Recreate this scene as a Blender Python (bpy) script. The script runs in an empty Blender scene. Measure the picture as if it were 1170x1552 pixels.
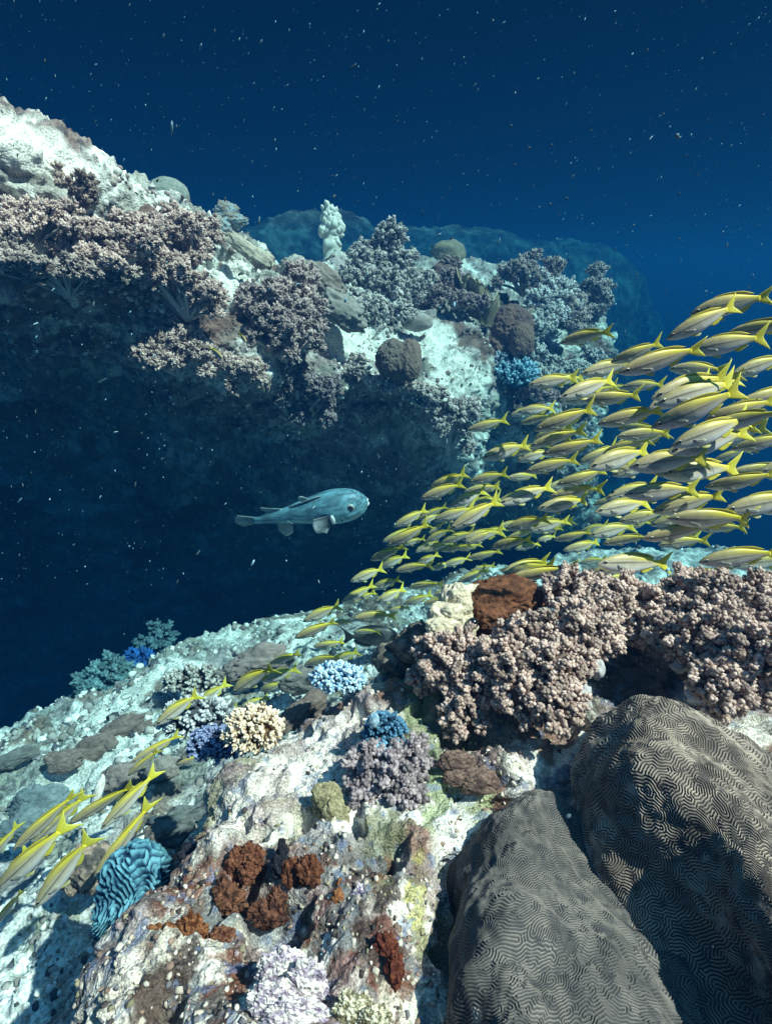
import bpy, math, random
import numpy as np
from mathutils import Vector, Matrix
sc = bpy.context.scene
COL = sc.collection
# ------------------------------------------------------------------ camera
F = 760.0
PITCH = math.radians(25)
CAM = np.array([0.0, 0.0, 3.0])
cx_ = np.array([1.0, 0, 0])
cf_ = np.array([0, math.cos(PITCH), -math.sin(PITCH)])
cv_ = np.array([0, math.sin(PITCH), math.cos(PITCH)])
cam = bpy.data.cameras.new('camera'); camo = bpy.data.objects.new('camera', cam); COL.objects.link(camo)
camo.location = CAM; camo.rotation_euler = (math.pi / 2 - PITCH, 0, 0)
cam.sensor_fit = 'VERTICAL'; cam.sensor_height = 24.0; cam.lens = 24.0 * F / 1552.0
cam.clip_start = 0.02; cam.clip_end = 500
sc.camera = camo
# ------------------------------------------------------------------ world, sun, exposure
SUN_DIR = np.array([0.52, -0.20, 0.82]); SUN_DIR /= np.linalg.norm(SUN_DIR)
world = bpy.data.worlds.new('World'); sc.world = world; world.use_nodes = True
wt = world.node_tree; wn = wt.nodes; wl = wt.links
wn.clear()
wo = wn.new('ShaderNodeOutputWorld'); wb = wn.new('ShaderNodeBackground')
sky = wn.new('ShaderNodeTexSky'); sky.sky_type = 'NISHITA'; sky.sun_disc = False
sky.sun_elevation = math.asin(SUN_DIR[2]); sky.sun_rotation = math.atan2(SUN_DIR[0], SUN_DIR[1])
tc = wn.new('ShaderNodeTexCoord'); sx = wn.new('ShaderNodeSeparateXYZ')
ramp = wn.new('ShaderNodeValToRGB')
cr = ramp.color_ramp
cr.elements[0].position = 0.30; cr.elements[0].color = (0.0, 0.013, 0.046, 1)
cr.elements[1].position = 1.0; cr.elements[1].color = (0.55, 0.95, 1.0, 1)
e = cr.elements.new(0.55); e.color = (0.0, 0.011, 0.042, 1)
e = cr.elements.new(0.68); e.color = (0.0, 0.006, 0.024, 1)
e = cr.elements.new(0.80); e.color = (0.01, 0.06, 0.13, 1)
mp = wn.new('ShaderNodeMapRange'); mp.inputs[1].default_value = -1; mp.inputs[2].default_value = 1
mix = wn.new('ShaderNodeMix'); mix.data_type = 'RGBA'; mix.blend_type = 'MULTIPLY'
# the sky above the surface shows through the water overhead; toward the horizon only deep water is left
zr = wn.new('ShaderNodeValToRGB'); zr.color_ramp.elements[0].position = 0.76; zr.color_ramp.elements[1].position = 0.95
mix2 = wn.new('ShaderNodeMix'); mix2.data_type = 'RGBA'; mix2.blend_type = 'MIX'
wl.new(tc.outputs['Generated'], sx.inputs[0]); wl.new(sx.outputs['Z'], mp.inputs[0])
wl.new(mp.outputs[0], ramp.inputs[0]); wl.new(mp.outputs[0], zr.inputs[0])
skyt = wn.new('ShaderNodeMix'); skyt.data_type = 'RGBA'; skyt.blend_type = 'MULTIPLY'; skyt.inputs[0].default_value = 1
skyt.inputs[7].default_value = (0.35, 0.8, 1.0, 1)
wl.new(sky.outputs[0], skyt.inputs[6])
gain = wn.new('ShaderNodeMix'); gain.data_type = 'RGBA'; gain.blend_type = 'MULTIPLY'; gain.inputs[0].default_value = 1
gain.inputs[7].default_value = (8, 8, 8, 1)      # deep-water radiance in units of the 0.1 background strength
wl.new(ramp.outputs[0], gain.inputs[6])
wl.new(zr.outputs[0], mix2.inputs[0]); wl.new(gain.outputs[2], mix2.inputs[6]); wl.new(skyt.outputs[2], mix2.inputs[7])
wl.new(mix2.outputs[2], wb.inputs[0]); wb.inputs[1].default_value = 0.085
wl.new(wb.outputs[0], wo.inputs[0])
sun = bpy.data.lights.new('sun', 'SUN'); suno = bpy.data.objects.new('sun', sun); COL.objects.link(suno)
sun.energy = 5.0; sun.angle = math.radians(0.6); sun.color = (1.0, 0.81, 0.69)
suno.rotation_euler = Vector(SUN_DIR).to_track_quat('Z', 'Y').to_euler(); suno.location = (0, 0, 8)
sc.view_settings.view_transform = 'Standard'; sc.view_settings.look = 'None'
sc.view_settings.exposure = 1.0; sc.view_settings.gamma = 1; sc.view_settings.use_curve_mapping = False
sc.render.engine = 'CYCLES'
sc.cycles.max_bounces = 5; sc.cycles.diffuse_bounces = 2; sc.cycles.volume_bounces = 0; sc.cycles.glossy_bounces = 2
sc.cycles.use_denoising = True

# ------------------------------------------------------------------ helpers
def U(px, py, d):
    """the point d metres ahead of the camera seen at photo pixel px, py"""
    return CAM + d * cf_ + (px - 585) / F * d * cx_ + (776 - py) / F * d * cv_
def Ua(a):
    a = np.asarray(a, float); sh = a.shape[:-1]; a = a.reshape(-1, 3)
    r = CAM + a[:, 2:3] * cf_ + ((a[:, 0] - 585) / F * a[:, 2])[:, None] * cx_ + ((776 - a[:, 1]) / F * a[:, 2])[:, None] * cv_
    return r.reshape(sh + (3,))
def h3(i, j, k, s):
    i = i.astype(np.uint64); j = j.astype(np.uint64); k = k.astype(np.uint64)
    n = (i * np.uint64(73856093)) ^ (j * np.uint64(19349663)) ^ (k * np.uint64(83492791)) ^ np.uint64(s * 2654435761 % (2 ** 32))
    n = (n ^ (n >> np.uint64(13))) * np.uint64(1274126177); n = n & np.uint64(0xffffffff)
    n = (n ^ (n >> np.uint64(16))) * np.uint64(2246822519); n = n & np.uint64(0xffffffff)
    n = n ^ (n >> np.uint64(13))
    return (n & np.uint64(0xffffff)).astype(np.float64) / 0xffffff
np.seterr(over='ignore')
def vn(p, s=0):
    """smooth value noise, 0..1"""
    q = p + 1000.0; f0 = np.floor(q); i = f0.astype(np.int64); f = q - f0; u = f * f * f * (f * (f * 6 - 15) + 10)
    r = 0
    for a in (0, 1):
        for b in (0, 1):
            for c in (0, 1):
                w = (u[:, 0] if a else 1 - u[:, 0]) * (u[:, 1] if b else 1 - u[:, 1]) * (u[:, 2] if c else 1 - u[:, 2])
                r = r + w * h3(i[:, 0] + a, i[:, 1] + b, i[:, 2] + c, s)
    return r
def fbm(p, o=4, s=0, g=0.5):
    r = 0; a = 1; t = 0
    for k in range(o):
        r = r + a * vn(p * (2.03 ** k) + k * 7.3, s + k * 17); t += a; a *= g
    return r / t
def worley(p, s=0):
    """distance to the nearest cell point, and a random value per cell"""
    q = p + 1000.0; i0 = np.floor(q).astype(np.int64)
    d1 = np.full(len(p), 9.0); idv = np.zeros(len(p))
    for a in (-1, 0, 1):
        for b in (-1, 0, 1):
            for c in (-1, 0, 1):
                i = i0[:, 0] + a; j = i0[:, 1] + b; k = i0[:, 2] + c
                dx = i + h3(i, j, k, s + 1) - q[:, 0]; dy = j + h3(i, j, k, s + 2) - q[:, 1]; dz = k + h3(i, j, k, s + 3) - q[:, 2]
                d = dx * dx + dy * dy + dz * dz
                m = d < d1; d1 = np.where(m, d, d1); idv = np.where(m, h3(i, j, k, s + 4), idv)
    return np.sqrt(d1), idv
def sst(a, b, x):
    t = np.clip((x - a) / (b - a), 0, 1); return t * t * (3 - 2 * t)
def lerp(a, b, t):
    t = np.asarray(t)[..., None] if np.ndim(t) else t
    return np.asarray(a) * (1 - t) + np.asarray(b) * t

def mesh(name, v, f, mat=None, col=None, parent=None, org=None, smooth=True):
    v = np.asarray(v, float); f = np.asarray(f)
    if org is not None: v = v - np.asarray(org)
    m = bpy.data.meshes.new(name)
    k = f.shape[1]
    m.vertices.add(len(v)); m.vertices.foreach_set('co', v.astype(np.float32).ravel())
    m.loops.add(f.size); m.loops.foreach_set('vertex_index', f.astype(np.int32).ravel())
    m.polygons.add(len(f)); m.polygons.foreach_set('loop_start', np.arange(0, f.size, k, dtype=np.int32))
    m.update(calc_edges=True)
    if smooth: m.polygons.foreach_set('use_smooth', np.ones(len(f), dtype=bool))
    if col is not None:
        ca = m.color_attributes.new('Col', 'FLOAT_COLOR', 'POINT')
        c4 = np.ones((len(v), 4), np.float32); c4[:, :3] = np.clip(col, 0, 1); ca.data.foreach_set('color', c4.ravel())
    if mat: m.materials.append(mat)
    m.validate()
    o = bpy.data.objects.new(name, m); COL.objects.link(o)
    if parent is not None: o.parent = parent
    elif org is not None: o.location = org
    return o
def tag(o, label=None, cat=None, group=None, kind=None):
    if label: o['label'] = label
    if cat: o['category'] = cat
    if group: o['group'] = group
    if kind: o['kind'] = kind
    return o
def thing(name, label, cat, loc, group=None):
    o = bpy.data.objects.new(name, None); COL.objects.link(o); o.location = [float(c) for c in loc]; o.empty_display_size = 0.05
    return tag(o, label, cat, group)

def cr1(P, n):
    """Catmull-Rom along axis 0 of P to n samples"""
    P = np.asarray(P, float); m = len(P)
    Q = np.concatenate([2 * P[:1] - P[1:2], P, 2 * P[-1:] - P[-2:-1]])
    t = np.linspace(0, m - 1, n); i = np.minimum(t.astype(int), m - 2); f = (t - i).reshape((-1,) + (1,) * (P.ndim - 1))
    a, b, c, d = Q[i], Q[i + 1], Q[i + 2], Q[i + 3]
    return 0.5 * (2 * b + (c - a) * f + (2 * a - 5 * b + 4 * c - d) * f ** 2 + (3 * b - a - 3 * c + d) * f ** 3)
def loft(ctrl, nv, nu):
    """control rows of (px, py, d) -> nv x nu world points"""
    P = Ua(np.array(ctrl, float))
    P = cr1(P, nv); P = np.swapaxes(cr1(np.swapaxes(P, 0, 1), nu), 0, 1)
    return P
def gfaces(nv, nu, wrap=False):
    i = np.arange(nv - 1)[:, None]; j = np.arange(nu if wrap else nu - 1)[None, :]; j2 = (j + 1) % nu
    a = i * nu + j; b = i * nu + j2; c = (i + 1) * nu + j2; d = (i + 1) * nu + j
    return np.stack([a, b, c, d], -1).reshape(-1, 4)
def gnorm(P):
    du = np.gradient(P, axis=1); dv = np.gradient(P, axis=0)
    n = np.cross(dv, du); n /= np.linalg.norm(n, axis=-1, keepdims=True) + 1e-12
    return n
def face_cam(P, N):
    """orient a normal field to the viewer side on average"""
    s = np.sum(N * (CAM - P)); return N if s > 0 else -N

ICO = {}
def ico(n):
    if n not in ICO:
        import bmesh
        b = bmesh.new(); bmesh.ops.create_icosphere(b, subdivisions=n, radius=1); b.verts.ensure_lookup_table()
        ICO[n] = (np.array([v.co[:] for v in b.verts]), np.array([[v.index for v in f.verts] for f in b.faces])); b.free()
    return ICO[n]
def frames(n):
    """orthonormal bases whose z axis is n (K,3) -> (K,3,3) columns"""
    n = n / (np.linalg.norm(n, axis=1, keepdims=True) + 1e-12)
    a = np.where(np.abs(n[:, 2:3]) < 0.9, np.array([[0, 0, 1.0]]), np.array([[1.0, 0, 0]]))
    x = np.cross(a, n); x /= np.linalg.norm(x, axis=1, keepdims=True); y = np.cross(n, x)
    return np.stack([x, y, n], -1)
def scatter_tpl(tv, tf, pos, scale, R):
    """place a template at many poses; scale (K,3) in the local frame, R (K,3,3)"""
    v = np.einsum('kij,kvj->kvi', R, tv[None] * scale[:, None, :]) + pos[:, None, :]
    K, V = v.shape[:2]
    f = tf[None] + (np.arange(K) * V)[:, None, None]
    return v.reshape(-1, 3), f.reshape(-1, tf.shape[1])
def cat(parts):
    vs, fs, cs, o = [], [], [], 0
    for v, f, c in parts:
        vs.append(v); fs.append(f + o); cs.append(c); o += len(v)
    return np.concatenate(vs), np.concatenate(fs), np.concatenate(cs)
def tris(f): return np.concatenate([f[:, [0, 1, 2]], f[:, [0, 2, 3]]]) if f.shape[1] == 4 else f
def tube(path, rad, seg=8, cap=True):
    path = np.asarray(path, float); rad = np.asarray(rad, float); n = len(path)
    t = np.gradient(path, axis=0); fr = frames(t)
    # keep the frames from spinning
    for i in range(1, n):
        x = fr[i - 1, :, 0]; z = fr[i, :, 2]; x = x - z * (x @ z); x /= np.linalg.norm(x) + 1e-9
        fr[i, :, 0] = x; fr[i, :, 1] = np.cross(z, x)
    a = np.linspace(0, 2 * np.pi, seg, endpoint=False)
    v = path[:, None] + rad[:, None, None] * (np.cos(a)[None, :, None] * fr[:, None, :, 0] + np.sin(a)[None, :, None] * fr[:, None, :, 1])
    f = tris(gfaces(n, seg, True)); v = v.reshape(-1, 3)
    if cap:
        v = np.concatenate([v, path[:1], path[-1:] + fr[-1, :, 2][None] * rad[-1] * 0.6])
        j = np.arange(seg); j2 = (j + 1) % seg; b = (n - 1) * seg
        f = np.concatenate([f, np.stack([j2, j, np.full(seg, n * seg)], 1), np.stack([b + j, b + j2, np.full(seg, n * seg + 1)], 1)])
    return v, f

# ------------------------------------------------------------------ materials
def material(name, rough=0.75, spec=0.25, bump=None, grain=0.0, gscale=200, sss=0.0, trans=0.0, fixed=None, bands=None):
    """vertex pigment x fine grain, with procedural bump: bump = [(scale, strength, kind), ...]"""
    m = bpy.data.materials.new(name); m.use_nodes = True; t = m.node_tree; n = t.nodes; l = t.links
    bs = n['Principled BSDF']; bs.inputs['Roughness'].default_value = rough; bs.inputs['Specular IOR Level'].default_value = spec
    co = n.new('ShaderNodeTexCoord')
    if fixed is None:
        at = n.new('ShaderNodeAttribute'); at.attribute_name = 'Col'; c = at.outputs['Color']
    else:
        rg = n.new('ShaderNodeRGB'); rg.outputs[0].default_value = (*fixed, 1); c = rg.outputs[0]
    if grain > 0:
        no = n.new('ShaderNodeTexNoise'); no.inputs['Scale'].default_value = gscale; no.inputs['Detail'].default_value = 3
        l.new(co.outputs['Object'], no.inputs['Vector'])
        mr = n.new('ShaderNodeMapRange'); mr.inputs[1].default_value = 0.3; mr.inputs[2].default_value = 0.7
        mr.inputs[3].default_value = 1 - grain; mr.inputs[4].default_value = 1 + grain * 0.6
        l.new(no.outputs['Fac'], mr.inputs[0])
        mu = n.new('ShaderNodeMix'); mu.data_type = 'RGBA'; mu.blend_type = 'MULTIPLY'; mu.inputs[0].default_value = 1
        l.new(c, mu.inputs[6]); l.new(mr.outputs[0], mu.inputs[7]); c = mu.outputs[2]
    l.new(c, bs.inputs['Base Color'])
    prev = None
    for (scl, st, kind) in (bump or []):
        if kind == 'v':
            tx = n.new('ShaderNodeTexVoronoi'); tx.inputs['Scale'].default_value = scl; out = tx.outputs['Distance']
        else:
            tx = n.new('ShaderNodeTexNoise'); tx.inputs['Scale'].default_value = scl; tx.inputs['Detail'].default_value = 4; out = tx.outputs['Fac']
        l.new(co.outputs['Object'], tx.inputs['Vector'])
        bu = n.new('ShaderNodeBump'); bu.inputs['Strength'].default_value = st; bu.inputs['Distance'].default_value = 0.5 / scl
        l.new(out, bu.inputs['Height'])
        if prev: l.new(prev, bu.inputs['Normal'])
        prev = bu.outputs['Normal']
    if prev: l.new(prev, bs.inputs['Normal'])
    if sss > 0:
        bs.inputs['Subsurface Weight'].default_value = sss; bs.inputs['Subsurface Radius'].default_value = (0.01, 0.006, 0.004)
    if trans > 0:   # thin fin or tentacle: part of the light passes through
        tl = n.new('ShaderNodeBsdfTranslucent'); l.new(c, tl.inputs['Color'])
        mx = n.new('ShaderNodeMixShader'); mx.inputs[0].default_value = trans
        l.new(bs.outputs[0], mx.inputs[1]); l.new(tl.outputs[0], mx.inputs[2]); l.new(mx.outputs[0], n['Material Output'].inputs['Surface'])
    return m
M_ROCK = material('reef_rock', 0.85, 0.15, [(60, 0.6, 'n'), (200, 0.7, 'v'), (480, 0.7, 'n')], 0.6, 300)
M_LEDGE = material('reef_ledge_rock', 0.9, 0.1, [(14, 0.6, 'n'), (60, 0.7, 'v'), (160, 0.6, 'n')], 0.5, 90)
M_POLYP = material('soft_coral_polyp', 0.7, 0.25, None, 0.25, 500)
M_STALK = material('soft_coral_stalk', 0.6, 0.3, [(150, 0.3, 'n')], 0.2, 120)
M_HARD = material('hard_coral', 0.75, 0.2, [(400, 0.5, 'v')], 0.2, 300)
M_BRAIN = material('brain_coral', 0.7, 0.25, [(900, 0.35, 'n')], 0.25, 700)
M_MASS = material('massive_coral', 0.8, 0.2, [(110, 0.35, 'v'), (30, 0.3, 'n')], 0.3, 150)
M_SPONGE = material('sponge', 0.9, 0.1, [(160, 0.9, 'n'), (500, 0.7, 'n')], 0.5, 350)
M_FISH = material('fish_skin', 0.42, 0.5, [(500, 0.12, 'v')], 0.08, 300)
M_FIN = material('fish_fin', 0.5, 0.4, None, 0.08, 300, trans=0.3)
M_EYE = material('fish_eye', 0.12, 0.6)
M_PUFF = material('porcupinefish_skin', 0.5, 0.4, [(70, 0.2, 'n')], 0.2, 40)
M_SNOW = material('drifting_particle', 0.8, 0.2)
M_LEATHER = material('leather_coral', 0.85, 0.15, [(90, 0.3, 'n'), (300, 0.3, 'n')], 0.2, 160)

# ------------------------------------------------------------------ the rock masses
def rock_colour(p, s, scale, pal):
    """mottled reef pigment: pale coralline crust, algae turf, rusty and mauve patches, dark pits; pal = (base, pale, algae, mauve, rust, dark)"""
    n1 = fbm(p * 3.1 * scale, 4, s); n2 = fbm(p * 6.5 * scale, 4, s + 50); n3 = fbm(p * 13 * scale, 3, s + 90)
    n4 = fbm(p * 30 * scale, 3, s + 130); n5 = fbm(p * 75 * scale, 2, s + 170)
    w, wid = worley(p * 45 * scale, s + 5)
    c = lerp(pal[0], pal[1], sst(0.42, 0.58, n2 * 0.6 + n4 * 0.4))
    c = lerp(c, pal[2], sst(0.52, 0.62, n1 * 0.5 + n3 * 0.5) * 0.8)
    c = lerp(c, pal[3], sst(0.54, 0.62, fbm(p * 9 * scale + 31, 3, s + 7)) * 0.7)
    c = lerp(c, pal[4], sst(0.58, 0.66, fbm(p * 7 * scale + 11, 4, s + 9)) * 0.85)
    c = lerp(c, pal[5], sst(0.57, 0.65, n4 * 0.5 + n5 * 0.5) * 0.6)
    c = c * (0.78 + 0.44 * wid[:, None])
    c = lerp(c, pal[1], ((wid > 0.86) & (w < 0.45)) * 0.35)
    c = lerp(c, pal[5], ((wid < 0.10) & (w < 0.4)) * 0.5)
    return c
PAL_NEAR = [(0.60, 0.56, 0.48), (0.92, 0.89, 0.81), (0.34, 0.33, 0.20), (0.34, 0.27, 0.27), (0.20, 0.08, 0.045), (0.045, 0.04, 0.045)]
PAL_LEDGE = [(0.40, 0.38, 0.34), (0.92, 0.90, 0.84), (0.22, 0.20, 0.16), (0.32, 0.24, 0.24), (0.18, 0.10, 0.08), (0.06, 0.06, 0.07)]
PAL_BED = [(0.50, 0.52, 0.50), (0.88, 0.90, 0.86), (0.25, 0.26, 0.22), (0.34, 0.30, 0.32), (0.20, 0.15, 0.12), (0.06, 0.07, 0.09)]

def rock(name, ctrl, nv, nu, disp, pal, s, cscale, mat, paint=None):
    P = loft(ctrl, nv, nu); N = face_cam(P, gnorm(P)); p = P.reshape(-1, 3)
    d = disp(p); P2 = P + N * d.reshape(nv, nu, 1)
    p2 = P2.reshape(-1, 3)
    c = rock_colour(p2, s, cscale, pal)
    if paint is not None: c = paint(p2, c)
    o = mesh(name, p2, gfaces(nv, nu), mat, c)
    tag(o, kind='structure')
    return o, P2
def to_px(p):
    q = p - CAM; d = q @ cf_; return 585 + F * (q @ cx_) / d, 776 - F * (q @ cv_) / d, d

outcrop_ctrl = [
 [(560,1120,2.9),(600,1060,2.7),(640,1030,2.4),(690,985,2.1),(760,975,2.0),(880,980,2.0),(1020,985,2.0),(1600,1000,2.0)],
 [(500,1120,2.5),(560,1060,2.3),(600,1015,1.95),(645,960,1.62),(740,925,1.55),(860,935,1.5),(1000,945,1.5),(1600,960,1.45)],
 [(420,1190,2.4),(455,1140,2.1),(492,1090,1.75),(530,1058,1.45),(640,1000,1.42),(800,1010,1.42),(1000,1000,1.42),(1600,1000,1.4)],
 [(340,1260,2.3),(375,1205,2.0),(402,1152,1.65),(435,1118,1.27),(580,1080,1.22),(760,1100,1.25),(960,1090,1.26),(1600,1070,1.25)],
 [(260,1330,2.2),(295,1270,1.8),(322,1225,1.45),(355,1180,1.1),(520,1160,1.06),(700,1165,1.06),(900,1160,1.12),(1600,1150,1.12)],
 [(180,1430,1.9),(240,1370,1.6),(280,1315,1.3),(310,1268,.97),(470,1260,.92),(650,1250,.9),(850,1250,1.05),(1600,1240,1.15)],
 [(90,1530,1.6),(150,1470,1.35),(190,1430,1.1),(225,1392,.80),(400,1390,.78),(600,1390,.77),(800,1390,.95),(1600,1400,1.1)],
 [(-20,1680,1.3),(40,1630,1.1),(90,1600,.9),(140,1570,.66),(340,1560,.62),(560,1560,.62),(780,1560,.74),(1600,1560,1.0)],
 [(-90,1950,1.1),(-50,1900,.95),(0,1850,.75),(60,1800,.53),(300,1800,.48),(540,1800,.48),(790,1800,.62),(1600,1800,.8)]]
def outcrop_disp(p):
    r = (fbm(p * 5, 4, 3) - 0.5) * 0.11 + (fbm(p * 17, 4, 8) - 0.5) * 0.052 - np.clip(fbm(p * 13, 3, 12) - 0.57, 0, 1) * 0.34
    w, i = worley(p * 38, 21); r += np.where(i > 0.45, np.clip(0.55 - w, 0, 1) * 0.015 * i, -np.clip(0.4 - w, 0, 1) * 0.02)
    w, i = worley(p * 95, 25); r += np.where(i > 0.4, np.clip(0.55 - w, 0, 1) * 0.009 * i, -np.clip(0.4 - w, 0, 1) * 0.008)
    return r
def blob_mask(px, py, cx, cy, rx, ry, n, k=0.5, rot=0.0):
    c, s_ = math.cos(rot), math.sin(rot); dx = px - cx; dy = py - cy
    a = (dx * c + dy * s_) / rx; b = (-dx * s_ + dy * c) / ry
    return 1 - sst(0.75, 1.1, np.sqrt(a * a + b * b) + (n - 0.5) * k * 2)
def outcrop_paint(p, c):
    # pigment patches that belong to the rock: olive turf, rust crust, yellow film; hollow and crevice shade painted too
    px, py, d = to_px(p); n = fbm(p * 22, 4, 77); n2 = fbm(p * 60, 3, 79)
    g = 0.7 + 0.6 * n2[:, None]
    def lay(col, m, amt): 
        nonlocal c
        c = lerp(c, np.array(col) * g, m * amt)
    lay((0.24, 0.27, 0.15), blob_mask(px, py, 665, 1090, 62, 125, n, 0.5, -0.1), 0.9)
    lay((0.36, 0.42, 0.24), blob_mask(px, py, 690, 1215, 62, 55, n, 0.6), 0.85)
    lay((0.20, 0.22, 0.13), blob_mask(px, py, 580, 1290, 36, 75, n, 0.6), 0.85)
    lay((0.50, 0.50, 0.33), blob_mask(px, py, 425, 1240, 30, 80, n, 0.7, -0.2), 0.7)
    lay((0.42, 0.40, 0.22), blob_mask(px, py, 500, 1218, 28, 34, n, 0.3), 0.9)
    lay((0.30, 0.31, 0.31), blob_mask(px, py, 500, 1310, 70, 60, n, 0.7), 0.75)
    lay((0.42, 0.40, 0.10), blob_mask(px, py, 632, 1380, 22, 90, n, 0.9), 0.8)
    lay((0.34, 0.24, 0.04), blob_mask(px, py, 672, 1370, 16, 60, n, 0.9), 0.8)
    lay((0.10, 0.03, 0.018), blob_mask(px, py, 520, 1430, 26, 120, n, 1.0), 0.9)
    lay((0.13, 0.03, 0.015), blob_mask(px, py, 585, 1470, 34, 80, n, 1.0), 0.85)
    lay((0.05, 0.025, 0.02), blob_mask(px, py, 250, 1500, 55, 70, n, 1.0, 0.5), 0.9)
    lay((0.90, 0.88, 0.86), blob_mask(px, py, 440, 1490, 80, 75, n, 0.8), 0.9)
    lay((0.90, 0.87, 0.80), blob_mask(px, py, 470, 1150, 90, 45, n, 0.9, -0.5), 0.7)
    lay((0.90, 0.87, 0.80), blob_mask(px, py, 390, 1250, 50, 40, n, 0.9), 0.6)
    lay((0.80, 0.78, 0.66), blob_mask(px, py, 610, 1530, 60, 60, n, 0.9), 0.6)
    lay((0.86, 0.85, 0.80), blob_mask(px, py, 690, 1290, 30, 110, n, 0.9, 0.15), 0.8)
    lay((0.15, 0.10, 0.09), blob_mask(px, py, 720, 1150, 45, 40, n, 0.8), 0.7)
    lay((0.035, 0.022, 0.018), blob_mask(px, py, 960, 1035, 85, 45, n, 0.6, -0.1), 0.9)  # shade of the hollow under the soft corals, painted as near-black
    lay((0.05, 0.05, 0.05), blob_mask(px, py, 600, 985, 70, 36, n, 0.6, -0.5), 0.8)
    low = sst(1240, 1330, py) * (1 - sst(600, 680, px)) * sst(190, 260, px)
    lay((0.07, 0.05, 0.045), low * sst(0.50, 0.57, fbm(p * 24 + 5, 4, 83)), 0.85)  # dark patches painted to stand for deep crevices
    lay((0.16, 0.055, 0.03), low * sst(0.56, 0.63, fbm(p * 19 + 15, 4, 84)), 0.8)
    lay((0.22, 0.24, 0.25), low * sst(0.55, 0.62, fbm(p * 15 + 25, 4, 85)), 0.8)
    # blue-violet coralline film in spots
    b = fbm(p * 40 + 9, 3, 201); lay((0.14, 0.20, 0.34), sst(0.63, 0.70, b), 0.6)
    b = fbm(p * 14 + 3, 3, 207); lay((0.28, 0.20, 0.20), sst(0.58, 0.66, b), 0.55)
    return c
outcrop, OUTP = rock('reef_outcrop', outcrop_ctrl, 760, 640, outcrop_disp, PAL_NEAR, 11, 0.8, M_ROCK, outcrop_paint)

def ledge_disp(p):
    p = p / LS; r = (fbm(p * 1.6, 4, 33) - 0.5) * 0.36 + (fbm(p * 5.5, 4, 38) - 0.5) * 0.19
    w, i = worley(p * 9, 41); r += np.where(i > 0.45, np.clip(0.6 - w, 0, 1) * 0.10 * i, -np.clip(0.45 - w, 0, 1) * 0.07)
    w, i = worley(p * 26, 45); r += np.where(i > 0.35, np.clip(0.6 - w, 0, 1) * 0.05 * i, -np.clip(0.4 - w, 0, 1) * 0.03)
    return r * LS
# columns run left to right; each: behind, rim, mid, lip, under, wall, low, bottom
LC = [
 [(-320,60,3.4),(-280,-30,2.0),(-270,150,1.95),(-260,340,1.95),(-250,430,2.3),(-250,560,3.0),(-250,800,4.2),(-250,1200,6)],
 [(0,260,3.6),(0,185,2.25),(0,300,2.2),(0,405,2.2),(0,460,2.55),(0,600,3.4),(0,850,4.8),(0,1150,7)],
 [(140,330,3.8),(130,256,2.55),(130,350,2.45),(150,435,2.45),(150,500,2.95),(130,640,4.0),(130,880,5.6),(130,1100,7.5)],
 [(270,380,4.4),(255,308,2.95),(265,400,2.8),(285,505,2.75),(280,560,3.2),(280,690,4.4),(280,900,6.2),(280,1050,8)],
 [(370,420,4.8),(350,350,3.3),(365,430,3.1),(380,560,3.0),(380,610,3.5),(380,700,4.6),(380,900,6.5),(380,1000,8)],
 [(460,450,5.2),(450,400,3.8),(460,470,3.45),(470,565,3.35),(465,640,3.85),(470,740,4.8),(470,880,6.6),(470,960,8.5)],
 [(570,430,6.0),(560,395,4.7),(565,480,3.95),(570,575,3.55),(570,650,4.1),(560,750,4.9),(560,860,6.8),(560,930,8.5)],
 [(690,440,6.6),(680,395,5.3),(680,480,4.3),(680,615,3.7),(680,685,4.2),(670,770,5.0),(670,850,6.8),(670,920,8.5)],
 [(810,460,6.8),(795,415,5.5),(775,490,4.8),(765,570,4.6),(760,650,4.9),(760,760,5.3),(760,840,6.8),(760,910,8.5)],
 [(890,500,6.8),(880,450,5.5),(875,510,5.0),(865,595,4.8),(850,690,5.0),(850,780,5.5),(850,840,6.8),(850,910,8.5)],
 [(930,560,7.2),(925,505,6.1),(920,560,5.7),(908,620,5.5),(895,700,5.7),(890,780,6.2),(890,840,7.2),(890,910,8.5)],
 [(915,600,8.2),(905,560,7.6),(900,600,7.5),(895,640,7.5),(890,700,7.6),(885,780,7.8),(880,840,8.2),(880,910,9)]]
_rec = [1, 1, 1, 1, 1.0, 1.08, 1.35, 1.4]
LC = [[(a, b, c * _rec[k]) if q < 10 else (a, b, c) for k, (a, b, c) in enumerate(r)] for q, r in enumerate(LC)]
LS = 1.6     # the ledge stands this much farther out than the first estimate
ledge_ctrl = [[(a, b, c * LS) for (a, b, c) in r] for r in zip(*LC)]
def ledge_paint(p, c):
    px, py, d = to_px(p); n = fbm(p * 3.8, 4, 177)
    def lay(col, m, amt):
        nonlocal c
        c = lerp(c, col, m * amt)
    # white sand lying on the flats and blue-grey weathered wall
    for a in [(560,520,75,40,0.2),(690,575,50,45,0.5),(30,215,90,45,0.6),(120,265,50,25,0.6),(60,400,40,20,0.3),(250,335,60,22,0.4),(430,480,30,26,0.5),(650,505,45,25,0.2),(700,640,22,40,0.1),(360,440,40,30,0.5)]:
        lay((0.95, 0.92, 0.84), blob_mask(px, py, *a[:4], n, 0.7, a[4]), 0.85)
    return c
ledge, LEDP = rock('reef_ledge', ledge_ctrl, 560, 820, ledge_disp, PAL_LEDGE, 61, 0.20, M_LEDGE, ledge_paint)

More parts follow.
